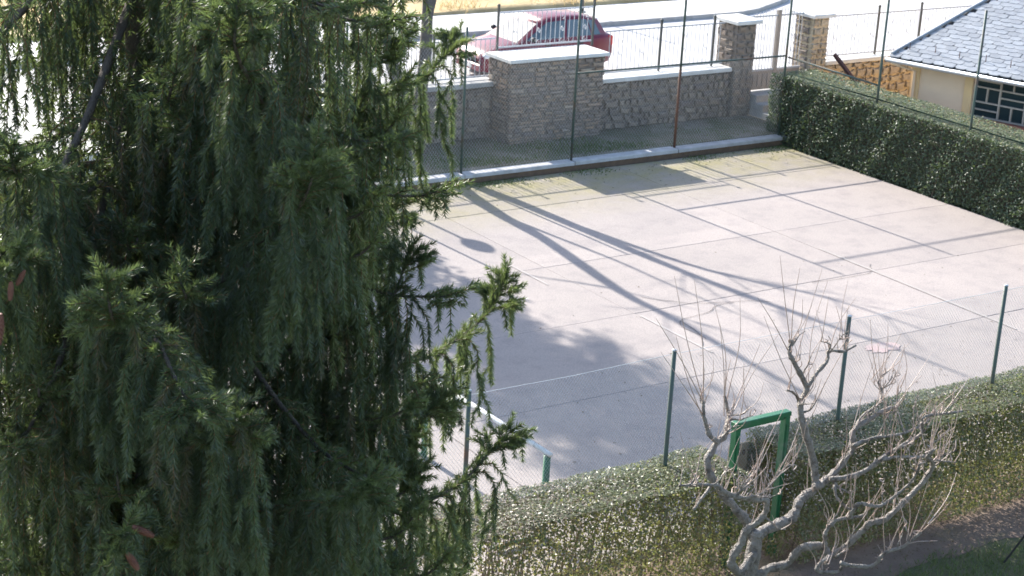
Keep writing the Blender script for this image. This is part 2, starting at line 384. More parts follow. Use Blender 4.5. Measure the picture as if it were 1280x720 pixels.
# lawn patch and weeds
cs = [(random.uniform(11, 20), random.uniform(10.5, 13.75), -.05) for k in range(26000)]
cs = [c_ for c_ in cs if c_[1] < 13.5+.15*sin(c_[0]*2.1)+random.gauss(0, .1)]
tag(blades('lawn', cs, .07, .012, MT['grass'], .5), 'short green lawn at the foot of the fruit tree', 'lawn')
cs = [(x, y, .2) for x, y in zip(rng.uniform(14, 29, 9000), 30.85+np.abs(rng.normal(0, .75, 9000))) if y < 32.4]
cs = [c_ for c_ in cs if sin(c_[0]*1.7+c_[1]*2)+sin(c_[0]*.6+1)+random.gauss(0, .5) > .4]
tag(blades('weeds', cs, .09, .025, MT['grass'], .6), 'low green weeds on the earth strip below the wall', 'weeds')
cs = [(x, y, .0) for x, y in zip(rng.uniform(15, 28, 5000), 30.45-np.abs(rng.normal(0, .22, 5000)))]
cs = [c_ for c_ in cs if sin(c_[0]*2.3)+sin(c_[0]*.9+2)+random.gauss(0, .4) > .5]
tag(blades('moss', cs, .025, .03, MT['grass'], .9), 'mossy fringe along the far court edge by the kerb', 'moss')
# fallen leaves / crumbs on soil and court edge
cs = [(random.uniform(9, 20), 13.7+random.random()*1.0, -.02) for k in range(2500)]
tag(blades('leaf_litter', cs, .012, .03, MT['litter'], 1.6), 'scattered brown leaf litter on the soil bed', 'leaf litter')

n_ = 900; xs = rng.uniform(13, 27.9, n_); ys = np.where(rng.random(n_) < .6, 15.5+rng.exponential(2.2, n_), 30.3-rng.exponential(.6, n_))
cs = [(x, y, .006) for x, y in zip(xs, ys) if y < 30.35]
tag(blades('fallen_leaves', cs, .012, .035, MT['litter'], 1.8), 'tiny dry leaves and crumbs scattered over the court', 'fallen leaves')
# kerb of the court
kerb = tag(MB().box(10.9, 28.3, 30.53, 30.74, -.1, .112).build('kerb', MT['wood']), kind='structure')
for i, x in enumerate([10.9, 13.7, 16.5, 19.3, 22.1, 24.93]):
    x1 = [13.7, 16.5, 19.3, 22.1, 24.93, 28.3][i]
    MB().box(x+.012, x1-.012, 30.475+random.uniform(-.01, .01), 30.765, .115, .2+random.uniform(-.008, .008), .018).build('kerb_stone', MT['kerb'], kerb)

# ------------------------------------------------------------------ stone walls
def stone_template(k, jit, cham):
    r = random.Random(100+k)
    v = []
    for (y, sx_) in ((.5, 1), (-.25, 1), (-.5, 1-cham)):
        for (a, b_) in ((-.5, -.5), (.5, -.5), (.5, .5), (-.5, .5)):
            ca = [(a*.72, b_), (a, b_*.6)] if a*b_ > 0 else [(a, b_*.6), (a*.72, b_)]
            for (px, pz) in ca:
                v.append((px*sx_*(1+r.uniform(-jit, 0)), y+(r.uniform(-.12, .12) if y == -.5 else 0), pz*sx_*(1+r.uniform(-jit, 0))))
    n_ = 8
    f = [tuple(range(16, 24))]
    for l in range(2):
        for i in range(n_): f.append((l*n_+i, l*n_+(i+1) % n_, (l+1)*n_+(i+1) % n_, (l+1)*n_+i))
    f = [tuple(q[::-1]) for q in f]
    return v, f
def stone_set(m, jit, cham): 
    out = []
    for k in range(8):
        v, f = stone_template(k, jit, cham)
        me = new_mesh('stone', v, f, m)
        import bmesh
        bm = bmesh.new(); bm.from_mesh(me); bmesh.ops.recalc_face_normals(bm, faces=bm.faces); bm.to_mesh(me); bm.free()
        out.append(me)
    return out
ST_P = stone_set(MT['stone'], .14, .1); ST_R = stone_set(MT['rubble'], .22, .2); ST_O = stone_set(MT['ochre'], .12, .14)
def lay(parent, temps, u0, u1, z0, z1, place, hr, wr, gap=.012, depth=.1, wob=.0):
    """place(u, z) -> (location, rot_z); courses of stones"""
    z = z0
    while z < z1-.03:
        h = min(random.uniform(*hr), z1-z)
        if z1-(z+h) < .04: h = z1-z
        u = u0
        while u < u1-.02:
            w = min(random.uniform(*wr), u1-u)
            if u1-(u+w) < wr[0]*.5: w = u1-u
            hh = h*random.uniform(.88-14*wob, 1.04+9*wob)
            loc, rz = place(u+w/2, z+h/2+random.uniform(-wob, wob))
            o = inst('stone', random.choice(temps), parent, loc, (w-gap*random.uniform(.6, 1.6), depth*random.uniform(.85, 1.3), hh-gap), (random.uniform(-.03, .03), random.gauss(0, .02)*(1+300*wob), rz+random.uniform(-.04, .04)))
            u += w
        z += h
# big block-like pier (meter housing) with white slab
PX0, PX1, PY0, PY1 = 21.45, 24.02, 32.2, 33.08
pier = thing('stone_pier', ((PX0+PX1)/2, 32.6, .2), 'large square stone pier with white slab top in front of red car', 'stone pier')
MB().box(PX0+.03, PX1-.03, PY0+.03, PY1, .1, 2.045).build('mortar_core', MT['mortar'], pier)
MB().box(PX0-.06, PX1+.06, PY0-.07, PY1+.06, 2.05, 2.125, .01).build('coping_slab', MT['cap'], pier)
lay(pier, ST_P, PX0, PX1, .2, 2.03, lambda u, z: ((u, PY0+.045, z), 0), (.06, .125), (.14, .48))
lay(pier, ST_P, PY0+.09, PY1, .2, 2.03, lambda u, z: ((PX0+.045, u, z), -pi/2), (.07, .16), (.15, .42))
lay(pier, ST_P, PY0+.09, PY1, .2, 2.03, lambda u, z: ((PX1-.045, u, z), pi/2), (.12, .2), (.25, .5))
# walls either side
wl = thing('stone_wall', (18, 33.1, .2), 'low rubble wall with concrete coping left of the square stone pier', 'wall')
MB().box(13.5, 21.6, 32.95, 33.42, .1, 1.39).build('mortar_core', MT['mortar'], wl)
for x0, x1 in ((13.5, 15.5), (15.51, 17.5), (17.51, 19.6), (19.61, 21.6)): MB().box(x0, x1, 32.86, 33.46, 1.4, 1.5+random.uniform(0, .006), .015).build('coping', MT['concrete'], wl)
lay(wl, ST_R, 16.0, 21.45, .2, 1.38, lambda u, z: ((u, 32.945, z), 0), (.12, .27), (.13, .5), .010, .11, .012)
wr_ = thing('stone_wall', (26, 32.75, .2), 'low rubble wall between the square stone pier and the gate pier', 'wall')
MB().box(24.03, 27.98, 32.56, 33.0, .1, 1.33).build('mortar_core', MT['mortar'], wr_)
for x0, x1 in ((24.1, 26.02), (26.03, 27.99)): MB().box(x0, x1, 32.46, 33.04, 1.34, 1.43+random.uniform(0, .006), .015).build('coping', MT['cap'], wr_)
lay(wr_, ST_R, 24.06, 27.97, .2, 1.33, lambda u, z: ((u, 32.55, z), 0), (.11, .25), (.12, .45), .010, .11, .012)
# gate piers
def gate_pier(x0, x1, y0, y1, z0, z1, temps, core, label):
    t = thing('gate_pier', ((x0+x1)/2, (y0+y1)/2, z0), label, 'gate pier')
    MB().box(x0+.03, x1-.03, y0+.03, y1-.02, z0-.1, z1-.002).build('mortar_core', core, t)
    lay(t, temps, x0, x1, z0, z1-.01, lambda u, z: ((u, y0+.045, z), 0), (.11, .22), (.16, .36))
    lay(t, temps if temps is not ST_O else ST_R, y0+.09, y1, z0, z1-.01, lambda u, z: ((x0+.045, u, z), -pi/2), (.12, .24), (.2, .4))
    MB().box(x0-.08, x1+.08, y0-.09, y1+.08, z1, z1+.09, .02).build('coping_slab', MT['cap'], t)
gate_pier(28.0, 28.62, 32.4, 33.15, .25, 2.48, ST_R, MT['mortar'], 'grey stone gate pier with pale cap at the left of the iron gate')
gate_pier(30.42, 30.98, 32.4, 33.1, .25, 2.5, ST_O, MT['ochre_mortar'], 'ochre stone gate pier with pale cap at the right of the iron gate')
w3 = thing('stone_wall', (33, 32.6, .2), 'ochre stone wall under pale coping behind the right hedge', 'wall')
MB().box(31.0, 37.0, 32.52, 32.9, -.05, 1.28).build('mortar_core', MT['ochre_mortar'], w3)
MB().box(31.0, 37.0, 32.42, 32.95, 1.285, 1.38, .015).build('coping', MT['cap'], w3)
lay(w3, ST_O, 31.0, 35.6, .05, 1.28, lambda u, z: ((u, 32.51, z), 0), (.16, .28), (.2, .45), .010, .11, .012)
w4 = thing('gate_pier', (35.9, 32.7, .2), 'stone pier with pale cap half hidden behind the slate roof', 'gate pier')
MB().box(35.6, 36.3, 32.38, 33.0, .1, 1.85).build('mortar_core', MT['mortar'], w4)
MB().box(35.53, 36.37, 32.3, 33.07, 1.852, 1.93, .02).build('coping_slab', MT['cap'], w4)
lay(w4, ST_R, 35.6, 36.3, 1.0, 1.85, lambda u, z: ((u, 32.4, z), 0), (.14, .24), (.18, .36))
# steps below the gate
st = thing('steps', (29.2, 32.2, .2), 'three pale concrete steps rising to the iron gate', 'steps')
for k in range(3):
    MB().box(28.66+.004*k, 30.3-.004*k, 31.7+.28*k, 32.55-.004*k, .15, .38+.18*k, .015).build('step', MT['concrete'], st)
tag(MB().box(28.63, 30.41, 32.56, 33.35, .1, .735).build('gate_threshold', MT['concrete']), kind='structure')

# ------------------------------------------------------------------ iron railings
bar_me = MB().tube([(0, 0, 0), (0, 0, 1)], .009, 5).mesh('bar', MT['iron'])
mb = MB()
for sgn in (1, -1):
    pts = []
    for k in range(15):
        a = k/14*1.6*pi; rr = .055*(1-k/14*.72)
        pts.append((sgn*(.0+rr*sin(a)), 0, .13*sgn+sgn*(.055-rr*cos(a))-sgn*.05))
    mb.tube(pts, .007, 4)
scroll_me = mb.mesh('scroll', MT['iron'])
def railing(label, x0, x1, y, z0, z1, posts, pitch=.125, ptop=.12, scrolls=True, group='iron railings on the boundary wall'):
    t = thing('iron_railing', ((x0+x1)/2, y, z0), label, 'railing', group)
    MB().box(x0, x1, y-.012, y+.012, z0+.05, z0+.085).build('rail', MT['iron'], t)
    MB().box(x0, x1, y-.012, y+.012, z1-.03, z1).build('rail', MT['iron'], t)
    n_ = int((x1-x0)/pitch)
    for i in range(1, n_):
        x = x0+(x1-x0)*i/n_
        if min([abs(x-q) for q in posts]+[9]) < .04: continue
        inst('bar', bar_me, t, (x, y, z0+.06), (1, 1, z1-z0-.07))
        if scrolls and i % 5 == 3:
            for zz in (.3, .62): inst('scroll', scroll_me, t, (x+pitch/2, y, z0+(z1-z0)*zz))
    for q in posts:
        m_ = MB(); m_.box(q-.022, q+.022, y-.022, y+.022, z0-.05 if True else 0, z1+ptop); m_.sphere((q, y, z1+ptop+.03), .04, 8, 6)
        m_.build('post', MT['iron_dark'], t)
    return t
railing('iron railing on the wall left of the square stone pier', 15.5, 21.66, 33.2, 1.5, 2.42, [16.9, 18.5, 20.08])
tt = railing('taller iron railing rising behind the square stone pier and before the red car', 21.74, 24.3, 33.2, 2.12, 2.98, [21.72, 24.33])
MB().box(21.69, 21.75, 33.17, 33.23, 1.49, 2.1).build('post', MT['iron_dark'], tt)
railing('iron railing on the wall between square stone pier and left gate pier', 24.4, 27.92, 32.78, 1.43, 2.48, [26.0, 27.6])
railing('iron railing above the ochre stone wall beside the slate roof', 31.02, 36.6, 32.7, 1.38, 2.46, [32.9, 34.4])
g = thing('iron_gate', (29.5, 32.72, .74), 'tall iron bar gate with solid lower panel between the two gate piers', 'gate')
MB().box(28.66, 30.38, 32.7, 32.74, 1.22, 1.27).build('rail', MT['iron'], g)
MB().box(28.66, 30.38, 32.7, 32.74, 2.55, 2.59).build('rail', MT['iron'], g)
MB().box(28.66, 29.5, 32.71, 32.73, .76, 1.22).build('lower_panel', MT['taupe'], g); MB().box(29.62, 30.38, 32.71, 32.73, .76, 1.22).build('lower_panel', MT['taupe'], g)
for k in range(5): MB().box(28.72+.155*k, 28.83+.155*k, 32.69, 32.709, .84, 1.14, .0).build('panel_moulding', MT['taupe'], g)
MB().box(29.51, 29.61, 32.68, 32.76, .75, 2.7, .01).build('stile', MT['taupe'], g)
MB().box(28.63, 28.68, 32.69, 32.75, .74, 2.55, .005).build('stile', MT['iron_dark'], g)
for i in range(17):
    x = 28.76+i*.098
    if abs(x-29.56) > .07: inst('bar', bar_me, g, (x, 32.72, 1.25), (1, 1, 1.38+.12*sin(i/16*pi)))
for k in range(3): inst('scroll', scroll_me, g, (29.1, 32.715, 1.5+.35*k)); inst('scroll', scroll_me, g, (30.05, 32.715, 1.5+.35*k))

# ------------------------------------------------------------------ chain-link fences
def wire_net(name, origin, du, width, z0, z1, sp, r, m, parent):
    """two sets of diagonal wires clipped to a rectangle; du = unit vector along the fence"""
    o = np.array(origin, float); d = np.array([du[0], du[1], 0.]); nrm = np.array([-du[1], du[0], 0.]); h = z1-z0
    segs = []
    slope = 1.25
    for sgn in (1, -1):
        a = -h/slope
        k = 0
        while True:
            u0 = a+k*sp; k += 1
            if u0 > width: break
            ua, za, ub, zb = u0, 0., u0+h/slope, h
            if ua < 0: za += (-ua)*slope; ua = 0
            if ub > width: zb -= (ub-width)*slope; ub = width
            if zb-za < .01: continue
            if sgn < 0: ua, ub = width-ua, width-ub
            segs.append((ua, za, ub, zb, sgn))
    S = np.array(segs); n_ = len(S)
    A = o+d*S[:, :1]+np.array([0, 0, 1.])*(z0+S[:, 1:2])+nrm*S[:, 4:5]*r*.8
    B = o+d*S[:, 2:3]+np.array([0, 0, 1.])*(z0+S[:, 3:4])+nrm*S[:, 4:5]*r*.8
    nseg = 6
    t = B-A; t /= np.linalg.norm(t, axis=1)[:, None]; e = np.cross(t, nrm)
    V = []
    for k in range(nseg+1):
        P = A+(B-A)*k/nseg
        uu = (P-o)@d
        bulge = (.035*np.sin(uu*2.2+P[:, 2]*1.3)+.02*np.sin(uu*5.1))*1.0
        P = P+nrm*bulge[:, None]
        for q in range(3):
            an = 2*pi*q/3
            V.append(P+r*(cos(an)*e+sin(an)*nrm))
    V = np.stack(V, 1); K = V.shape[1]
    F = []
    for k in range(nseg):
        for q in range(3): F.append((3*k+q, 3*k+(q+1) % 3, 3*k+3+(q+1) % 3, 3*k+3+q))
    F = (np.arange(n_)[:, None, None]*K+np.array(F)[None]).reshape(-1, 4)
    return tag(np_obj(name, V.reshape(-1, 3), F, m, parent), kind='stuff')
def pipe(parent, name, pts, r, m, n_=8): return MB().tube(pts, r, n_).build(name, m, parent, True)
ff = thing('wire_fence', (22, 30.64, .2), 'tall wire mesh fence on green and rusty posts along the far kerb', 'fence')
for x, h, m_ in ((13.75, 3.3, 'fence_green'), (16.55, 3.5, 'fence_green'), (19.3, 3.26, 'fence_green'), (22.1, 4.85, 'fence_green'), (24.93, 4.85, 'rust'), (28.02, 4.85, 'fence_green')):
    if m_ == 'rust':
        p_ = pipe(ff, 'post', [(x, 30.64, .15), (x, 30.64, 1.98)], .03, MT['rust']); p_['label'] = 'rusty brown lower half of the fence post'
        pipe(ff, 'post', [(x, 30.64, 1.981), (x, 30.64, h)], .027, MT['fence_green'])
    else: pipe(ff, 'post', [(x, 30.64, .15), (x, 30.64, h)], .027, MT[m_])
pipe(ff, 'rail', [(22.13, 30.64, 2.1), (28.0, 30.64, 2.08)], .022, MT['fence_green'])
pipe(ff, 'rail', [(22.13, 30.64, 4.42), (28.0, 30.64, 4.42)], .022, MT['fence_green'])
wire_net('wire_mesh', (13.75, 30.66, 0), (1, 0), 8.35, .22, 2.9, .075, .0017, MT['wire_far'], ff)
wire_net('wire_mesh', (22.12, 30.66, 0), (1, 0), 5.9, .22, 2.08, .075, .0014, MT['wire_far'], ff)
rf = thing('wire_fence', (28.25, 27, 0), 'post and rail wire fence rising out of the right hedge', 'fence')
for y, h in ((27.8, 4.85), (25.05, 4.1), (22.2, 4.1)): pipe(rf, 'post', [(28.22, y, 0), (28.22, y, h)], .027, MT['fence_green'])
pipe(rf, 'rail', [(28.05, 30.6, 2.05), (28.22, 27.8, 1.96)], .022, MT['fence_green'])
pipe(rf, 'rail', [(28.1, 30.6, 4.4), (28.22, 27.8, 4.38)], .022, MT['fence_green'])
pipe(rf, 'rail', [(28.12, 30.6, 1.665), (28.22, 27.8, 1.66), (28.22, 25.05, 1.655), (28.22, 20, 1.65)], .016, MT['shade_line'])  # dark tube standing in for the shadow line along the hedge top
nf = thing('wire_fence', (14, 15.08, 0), 'near wire mesh fence on green posts standing in the low hedge', 'fence')
for x in (6.95, 9.72, 12.52, 15.27, 18.08, 20.9): 
    p_ = pipe(nf, 'post', [(x, 15.08, 0), (x, 15.08, 2.73)], .027, MT['fence_green'])
    MB().sphere((x, 15.08, 2.735), .031, 8, 5, (1, 1, .5)).build('post_cap', MT['galv'], nf, True)
wire_net('wire_mesh', (6.95, 15.1, 0), (1, 0), 13.95, .9, 2.66, .045, .0013, MT['galv'], nf)
pipe(nf, 'top_wire', [(6.95, 15.1, 2.665), (9.72, 15.1, 2.67), (11.1, 15.1, 2.655), (12.52, 15.1, 2.68), (15.27, 15.1, 2.67), (18.08, 15.1, 2.66), (20.9, 15.1, 2.66)], .003, MT['galv'], 4)

# ------------------------------------------------------------------ house with slate roof
E0 = np.array([29.98, 29.31]); dE = np.array([.30, -.954]); nE = np.array([.954, .30]); PIT = radians(27); ZE = 2.2
hs = thing('slate_roof_house', (33, 26.5, 0), 'cream single storey house with scalloped slate roof behind the right hedge', 'house')
def HP(u, v_, z): return (E0[0]+dE[0]*u+nE[0]*v_, E0[1]+dE[1]*u+nE[1]*v_, z)       # u along eave, v into house
def hbox(name, u0, u1, v0, v1, z0, z1, m_, parent):
    c_ = [HP(u0, v0, 0), HP(u1, v0, 0), HP(u1, v1, 0), HP(u0, v1, 0)]
    mb_ = MB(); mb_.prism([(q[0], q[1]) for q in c_], z0, z1); return mb_.build(name, m_, parent)
WV = .42
U0, U1, ZS = 1.95, 4.45, 1.08
hbox('wall', .622, U0, WV, WV+.25, -.1, 2.14, MT['plaster'], hs)
hbox('wall', U1, 12, WV, WV+.25, -.1, 2.14, MT['plaster'], hs)
hbox('wall', U0, U1, WV, WV+.25, -.1, ZS-.005, MT['plaster'], hs)
hbox('wall', .42, .62, WV-.05, 6, -.1, 2.13, MT['plaster_edge'], hs)
hbox('pilaster', U0-.2, U0, WV-.03, WV-.002, -.1, 2.12, MT['plaster_edge'], hs)
hbox('sill', U0-.05, U1+.05, WV-.1, WV+.1, ZS-.075, ZS-.002, MT['brick'], hs)
win = hbox('window', U0+.002, U1-.002, WV+.1, WV+.12, ZS, 2.12, MT['pane'], hs); win['label'] = 'dark glazed window with pale geometric lattice'
def mun(u0, u1, z0, z1): hbox('glazing_bar', u0, u1, WV+.04, WV+.098, z0, z1, MT['lattice'], win)
nb_ = 4; bw = (U1-U0-.04)/nb_
for k in range(nb_+1): mun(U0+.01+k*bw-.0, U0+.045+k*bw, ZS+.01, 2.11)
zr_ = [ZS+.01, ZS+.35, ZS+.69, 2.075]
for k in range(nb_):
    a, b_ = U0+.047+k*bw, U0+.008+(k+1)*bw
    for z0 in zr_: mun(a, b_, z0, z0+.03)
    for ri in range(3):
        z0, z1 = zr_[ri]+.032, zr_[ri+1]-.002; mid = (a+b_)/2
        if (k+ri) % 2: mun(mid-.014, mid+.014, z0, z1)
        else: mun(a, b_, (z0+z1)/2-.014, (z0+z1)/2+.014)
KH = .42                                                     # hip line runs k units along the eave per unit up the slope
def RP(u, s, off=0.0):                                       # point on roof plane, s along slope
    x, y, _ = HP(u, s*cos(PIT)-off*sin(PIT), 0); return (x, y, ZE+s*sin(PIT)+off*cos(PIT))
SM = 5.0
mb = MB()
q = [RP(.02, .0), RP(13, .0), RP(13, SM), RP(.02+KH*SM, SM)]
q2 = [RP(.02, .0, -.05), RP(13, .0, -.05), RP(13, SM, -.05), RP(.02+KH*SM, SM, -.05)]
mb.add(q+q2, [(0, 1, 2, 3), (7, 6, 5, 4), (0, 4, 5, 1), (1, 5, 6, 2), (2, 6, 7, 3), (3, 7, 4, 0)])
# far hip face and back slope close the roof
bk = [RP(.02+KH*SM, SM, -.06), HP(.5, 9, 2.1), RP(.02, 0, -.06)]
mb.add(bk, [(0, 1, 2)])
mb.add([RP(.02+KH*SM, SM, -.06), RP(13, SM, -.06), HP(13, 9, 2.1), HP(.5, 9, 2.1)], [(0, 1, 2, 3)])
roof = mb.build('roof', MT['underlay'], hs)
TW, EXP = .27, .15
sl = [(-.5, .0), (-.5, -.74), (-.36, -.97), (.0, -1.0), (.36, -.97), (.5, -.74), (.5, .0)]
mbs = MB(); pts2 = [(x*TW*.98, (y*1.15)*EXP) for x, y in sl]
mbs.prism(pts2, 0, .022); slate_me = mbs.mesh('slate', MT['slate'])
U = Vector((dE[0], dE[1], 0)); Sv = Vector((nE[0]*cos(PIT), nE[1]*cos(PIT), sin(PIT))); Nn = U.cross(Sv).normalized()
if Nn.z < 0: Nn = -Nn
cnt = 0; rest = MB()
for rI in range(int(SM/EXP)):
    s_ = (rI+.85)*EXP
    for cI in range(50):
        u = .16+cI*TW+(TW/2 if rI % 2 else 0)
        if u < .02+KH*s_+.02 or u > 12.8: continue
        P_ = Vector(RP(u+random.uniform(-.012, .012), s_+random.uniform(-.012, .012), .012))
        tl = radians(2.6)+random.uniform(-.012, .012); rl = random.uniform(-.02, .02)
        S2 = (Sv*cos(tl)-Nn*sin(tl)).normalized(); U2 = (U*cos(rl)+S2*sin(rl)).normalized(); N2 = U2.cross(S2).normalized()
        if N2.z < 0: N2 = -N2
        Bm = Matrix(((U2.x, S2.x, N2.x, P_.x), (U2.y, S2.y, N2.y, P_.y), (U2.z, S2.z, N2.z, P_.z), (0, 0, 0, 1)))
        pxx, pyy, _ = project(np.array(P_))
        if cnt < 300 and -8 < pyy and pxx < 1300:
            inst('slate', slate_me, roof, None, basis=Bm); cnt += 1
        else:
            rest.add([tuple(Bm @ Vector(v_)) for v_ in mbs.v], mbs.f)
tag(rest.build('slate_course', MT['slate'], roof), kind='stuff')
# hip cappings
for k in range(14):
    s0 = .05+k*.34; a = Vector(RP(.02+KH*s0, s0, .045)); b2 = Vector(RP(.02+KH*(s0+.36), s0+.36, .05))
    MB().tube([a, b2], [.04, .035], 6).build('hip_tile', MT['slate'], roof)
for k in range(7):                                           # snow guards
    u = .35+k*.62; a = Vector(RP(u, .32+.05*(k % 2), .03)); MB().tube([a-Sv*.1, a, a+Vector((0, 0, .16))], .009, 5).build('snow_guard', MT['rust'], roof)
for k in range(18):                                          # rafter ends
    u = .55+k*.6; a = HP(u, .02, ZE-.1); b2 = HP(u, WV+.05, ZE+.08)
    MB().tube([a, b2], .045, 4).build('rafter_end', MT['wood'], roof)
MB().tube([HP(-.05, -.07, ZE-.075), HP(12.5, -.07, ZE-.1)], .055, 8).build('gutter', MT['zinc'], hs, True)
MB().tube([HP(.1, -.07, ZE-.12), HP(.2, .1, ZE-.2), HP(.52, WV-.1, ZE-.3), HP(.52, WV-.1, .3)], .035, 8).build('downpipe', MT['plaster'], hs, True)

# leaning plum coloured beam by the ochre wall
bm_ = MB(); a = at_y(1043, 68, 32.1); b2 = at_y(1072, 106, 31.4)
bm_.tube([a, b2], .055, 4); tag(bm_.build('leaning_beam', MT['darkwood']), 'dark plum wooden beam leaning by the ochre wall', 'beam')

# ------------------------------------------------------------------ red hatchback
CZ = .55; CX0 = 23.5; CYc = 37.2
car = thing('parked_car', (CX0+1.95, CYc, CZ), 'red hatchback parked on the road behind the square stone pier', 'car')
def cp(x, y, z): return (CX0+x, CYc+y, CZ+z)
# stations: x, bottom z, shoulder z (deck), half width
stn = [(0.0, .34, .56, .52), (.06, .25, .66, .66), (.25, .2, .74, .76), (.6, .2, .83, .8), (1.05, .2, .92, .82), (1.6, .2, .95, .83), (2.3, .2, .97, .83), (3.0, .2, .99, .83), (3.5, .21, 1.0, .81), (3.8, .26, 1.0, .75), (3.92, .34, .94, .66)]
V = []; F = []
K = 14
for (x, zb, zt, hw) in stn:
    prof = [(-hw*.6, zb), (-hw*.93, zb+.04), (-hw, zb+.16), (-hw*1.0, (zb+zt)/2), (-hw*.985, zt-.1), (-hw*.93, zt-.02), (-hw*.6, zt+.02)]
    prof = prof+[(-y, z) for y, z in prof[::-1]]
    V += [cp(x, y, z) for y, z in prof]
for i in range(len(stn)-1):
    for k in range(K): F.append((i*K+k, i*K+(k+1) % K, (i+1)*K+(k+1) % K, (i+1)*K+k))
F.append(tuple(range(K))); F.append(tuple((len(stn)-1)*K+k for k in range(K))[::-1])
body = obj('body', V, F, MT['redpaint'], car, True)
# cabin: roof frame, half widths
base = [(.95, .72), (1.45, .76), (2.4, .765), (3.2, .755), (3.72, .67)]; roofp = [(1.7, .54), (1.98, .57), (2.5, .59), (3.08, .585), (3.5, .53)]
zb_ = [.93, .955, .975, .99, .99]; zr = [1.37, 1.45, 1.485, 1.465, 1.37]
V = []; F = []
for (x, hw), z in zip(base, zb_): V += [cp(x, -hw, z-.03), cp(x, hw, z-.03)]
for (x, hw), z in zip(roofp, zr): V += [cp(x, -hw, z-.02), cp(x, hw, z-.02)]
for (x, hw), z in zip(roofp, zr): V += [cp(x, -hw*.7, z+.02), cp(x, hw*.7, z+.02)]
for i in range(4):
    F += [(2*i, 2*i+2, 10+2*i+2, 10+2*i), (2*i+1, 10+2*i+1, 10+2*i+3, 2*i+3)]
    F += [(10+2*i, 12+2*i, 22+2*i, 20+2*i), (11+2*i, 21+2*i, 23+2*i, 13+2*i), (20+2*i, 22+2*i, 23+2*i, 21+2*i)]
F += [(0, 10, 11, 1), (8, 9, 19, 18), (10, 20, 21, 11), (18, 19, 29, 28)]
obj('cabin', V, F, MT['redpaint'], car, True)
def side_pt(fx, fz, sgn, off=.006):
    """fx station 0..4, fz 0 belt..1 roof edge"""
    i = min(int(fx), 3); t = fx-i
    bx = base[i][0]*(1-t)+base[i+1][0]*t; bw = base[i][1]*(1-t)+base[i+1][1]*t; bz = zb_[i]*(1-t)+zb_[i+1]*t-.03
    rx = roofp[i][0]*(1-t)+roofp[i+1][0]*t; rw = roofp[i][1]*(1-t)+roofp[i+1][1]*t; rz = zr[i]*(1-t)+zr[i+1]*t-.02
    return cp(bx*(1-fz)+rx*fz, sgn*((bw*(1-fz)+rw*fz)+off), bz*(1-fz)+rz*fz)
for sgn in (-1, 1):
    for nm, fxs in (('side_window', (.35, 1.0, 1.9)), ('side_window', (2.02, 2.5, 3.0)), ('quarter_window', (3.08, 3.4, 3.62))):
        lo = [side_pt(f_, .1, sgn) for f_ in fxs]; hi = [side_pt(f_, .9, sgn) for f_ in fxs]
        lo2 = [side_pt(f_, .1, sgn, -.01) for f_ in fxs]; hi2 = [side_pt(f_, .9, sgn, -.01) for f_ in fxs]
        v_ = lo+hi+lo2+hi2
        obj(nm, v_, [(0, 1, 4, 3), (1, 2, 5, 4), (0, 6, 7, 1), (1, 7, 8, 2), (2, 8, 11, 5), (5, 11, 10, 4), (4, 10, 9, 3), (3, 9, 6, 0)], MT['glass'], car)
    mm_ = MB(); mm_.sphere(cp(1.3, sgn*.92, 1.03), .1, 8, 6, (.7, 1, .65)); mm_.tube([cp(1.32, sgn*.78, .98), cp(1.3, sgn*.9, 1.02)], .02, 5)
    mm_.build('mirror', MT['blackplastic'], car, True)
    hl = MB(); hl.sphere(cp(.2, sgn*.58, .62), .14, 10, 6, (1.1, 1.0, .7)); hl.build('headlight', MT['lampglass'], car, True)
    tl_ = MB(); tl_.box(CX0+3.72, CX0+3.87, CYc+sgn*.68-.06, CYc+sgn*.68+.06, CZ+.72, CZ+.97, .03); tl_.build('tail_light', MT['taillight'], car)
    sm = MB(); sm.box(CX0+.75, CX0+3.4, CYc+sgn*.835-.012, CYc+sgn*.835+.012, CZ+.5, CZ+.56); sm.build('side_moulding', MT['blackplastic'], car)
    for dx in (1.75, 2.72):
        dh = MB(); dh.box(CX0+dx, CX0+dx+.16, CYc+sgn*.83-.02, CYc+sgn*.83+.025, CZ+.83, CZ+.86, .004); dh.build('door_handle', MT['blackplastic'], car)
    for wx in (.68, 3.12):
        wm = MB(); wm.tube([cp(wx, sgn*.66, .3), cp(wx, sgn*.845, .3)], .3, 20); wo = wm.build('wheel', MT['rubber'], car)
        rm = MB(); rm.tube([cp(wx, sgn*.84, .3), cp(wx, sgn*.852, .3)], .2, 16); rm.build('rim', MT['alloy'], wo)
# windscreen and rear window
def quad_panel(nm, i0, i1, a, b_):
    P4 = [Vector(V[i]) for i in (i0[0], i0[1], i1[1], i1[0])]
    c_ = sum(P4, Vector())/4; nrm = (P4[1]-P4[0]).cross(P4[2]-P4[1]).normalized()
    if nrm.x*a < 0: nrm = -nrm
    P5 = [c_+(p_-c_)*b_+nrm*.008 for p_ in P4]; P6 = [p_-nrm*.012 for p_ in P5]
    obj(nm, P5+P6, [(0, 1, 2, 3), (0, 4, 5, 1), (1, 5, 6, 2), (2, 6, 7, 3), (3, 7, 4, 0)], MT['glass'], car)
quad_panel('windscreen', (0, 1), (10, 11), -1, .9); quad_panel('rear_window', (8, 9), (18, 19), 1, .84)
bp = MB(); bp.box(CX0-.05, CX0+.12, CYc-.6, CYc+.6, CZ+.27, CZ+.44, .03); bp.build('bumper', MT['redpaint'], car)
gp = MB(); gp.box(CX0-.02, CX0+.05, CYc-.32, CYc+.32, CZ+.5, CZ+.58, .01); gp.build('grille', MT['blackplastic'], car)
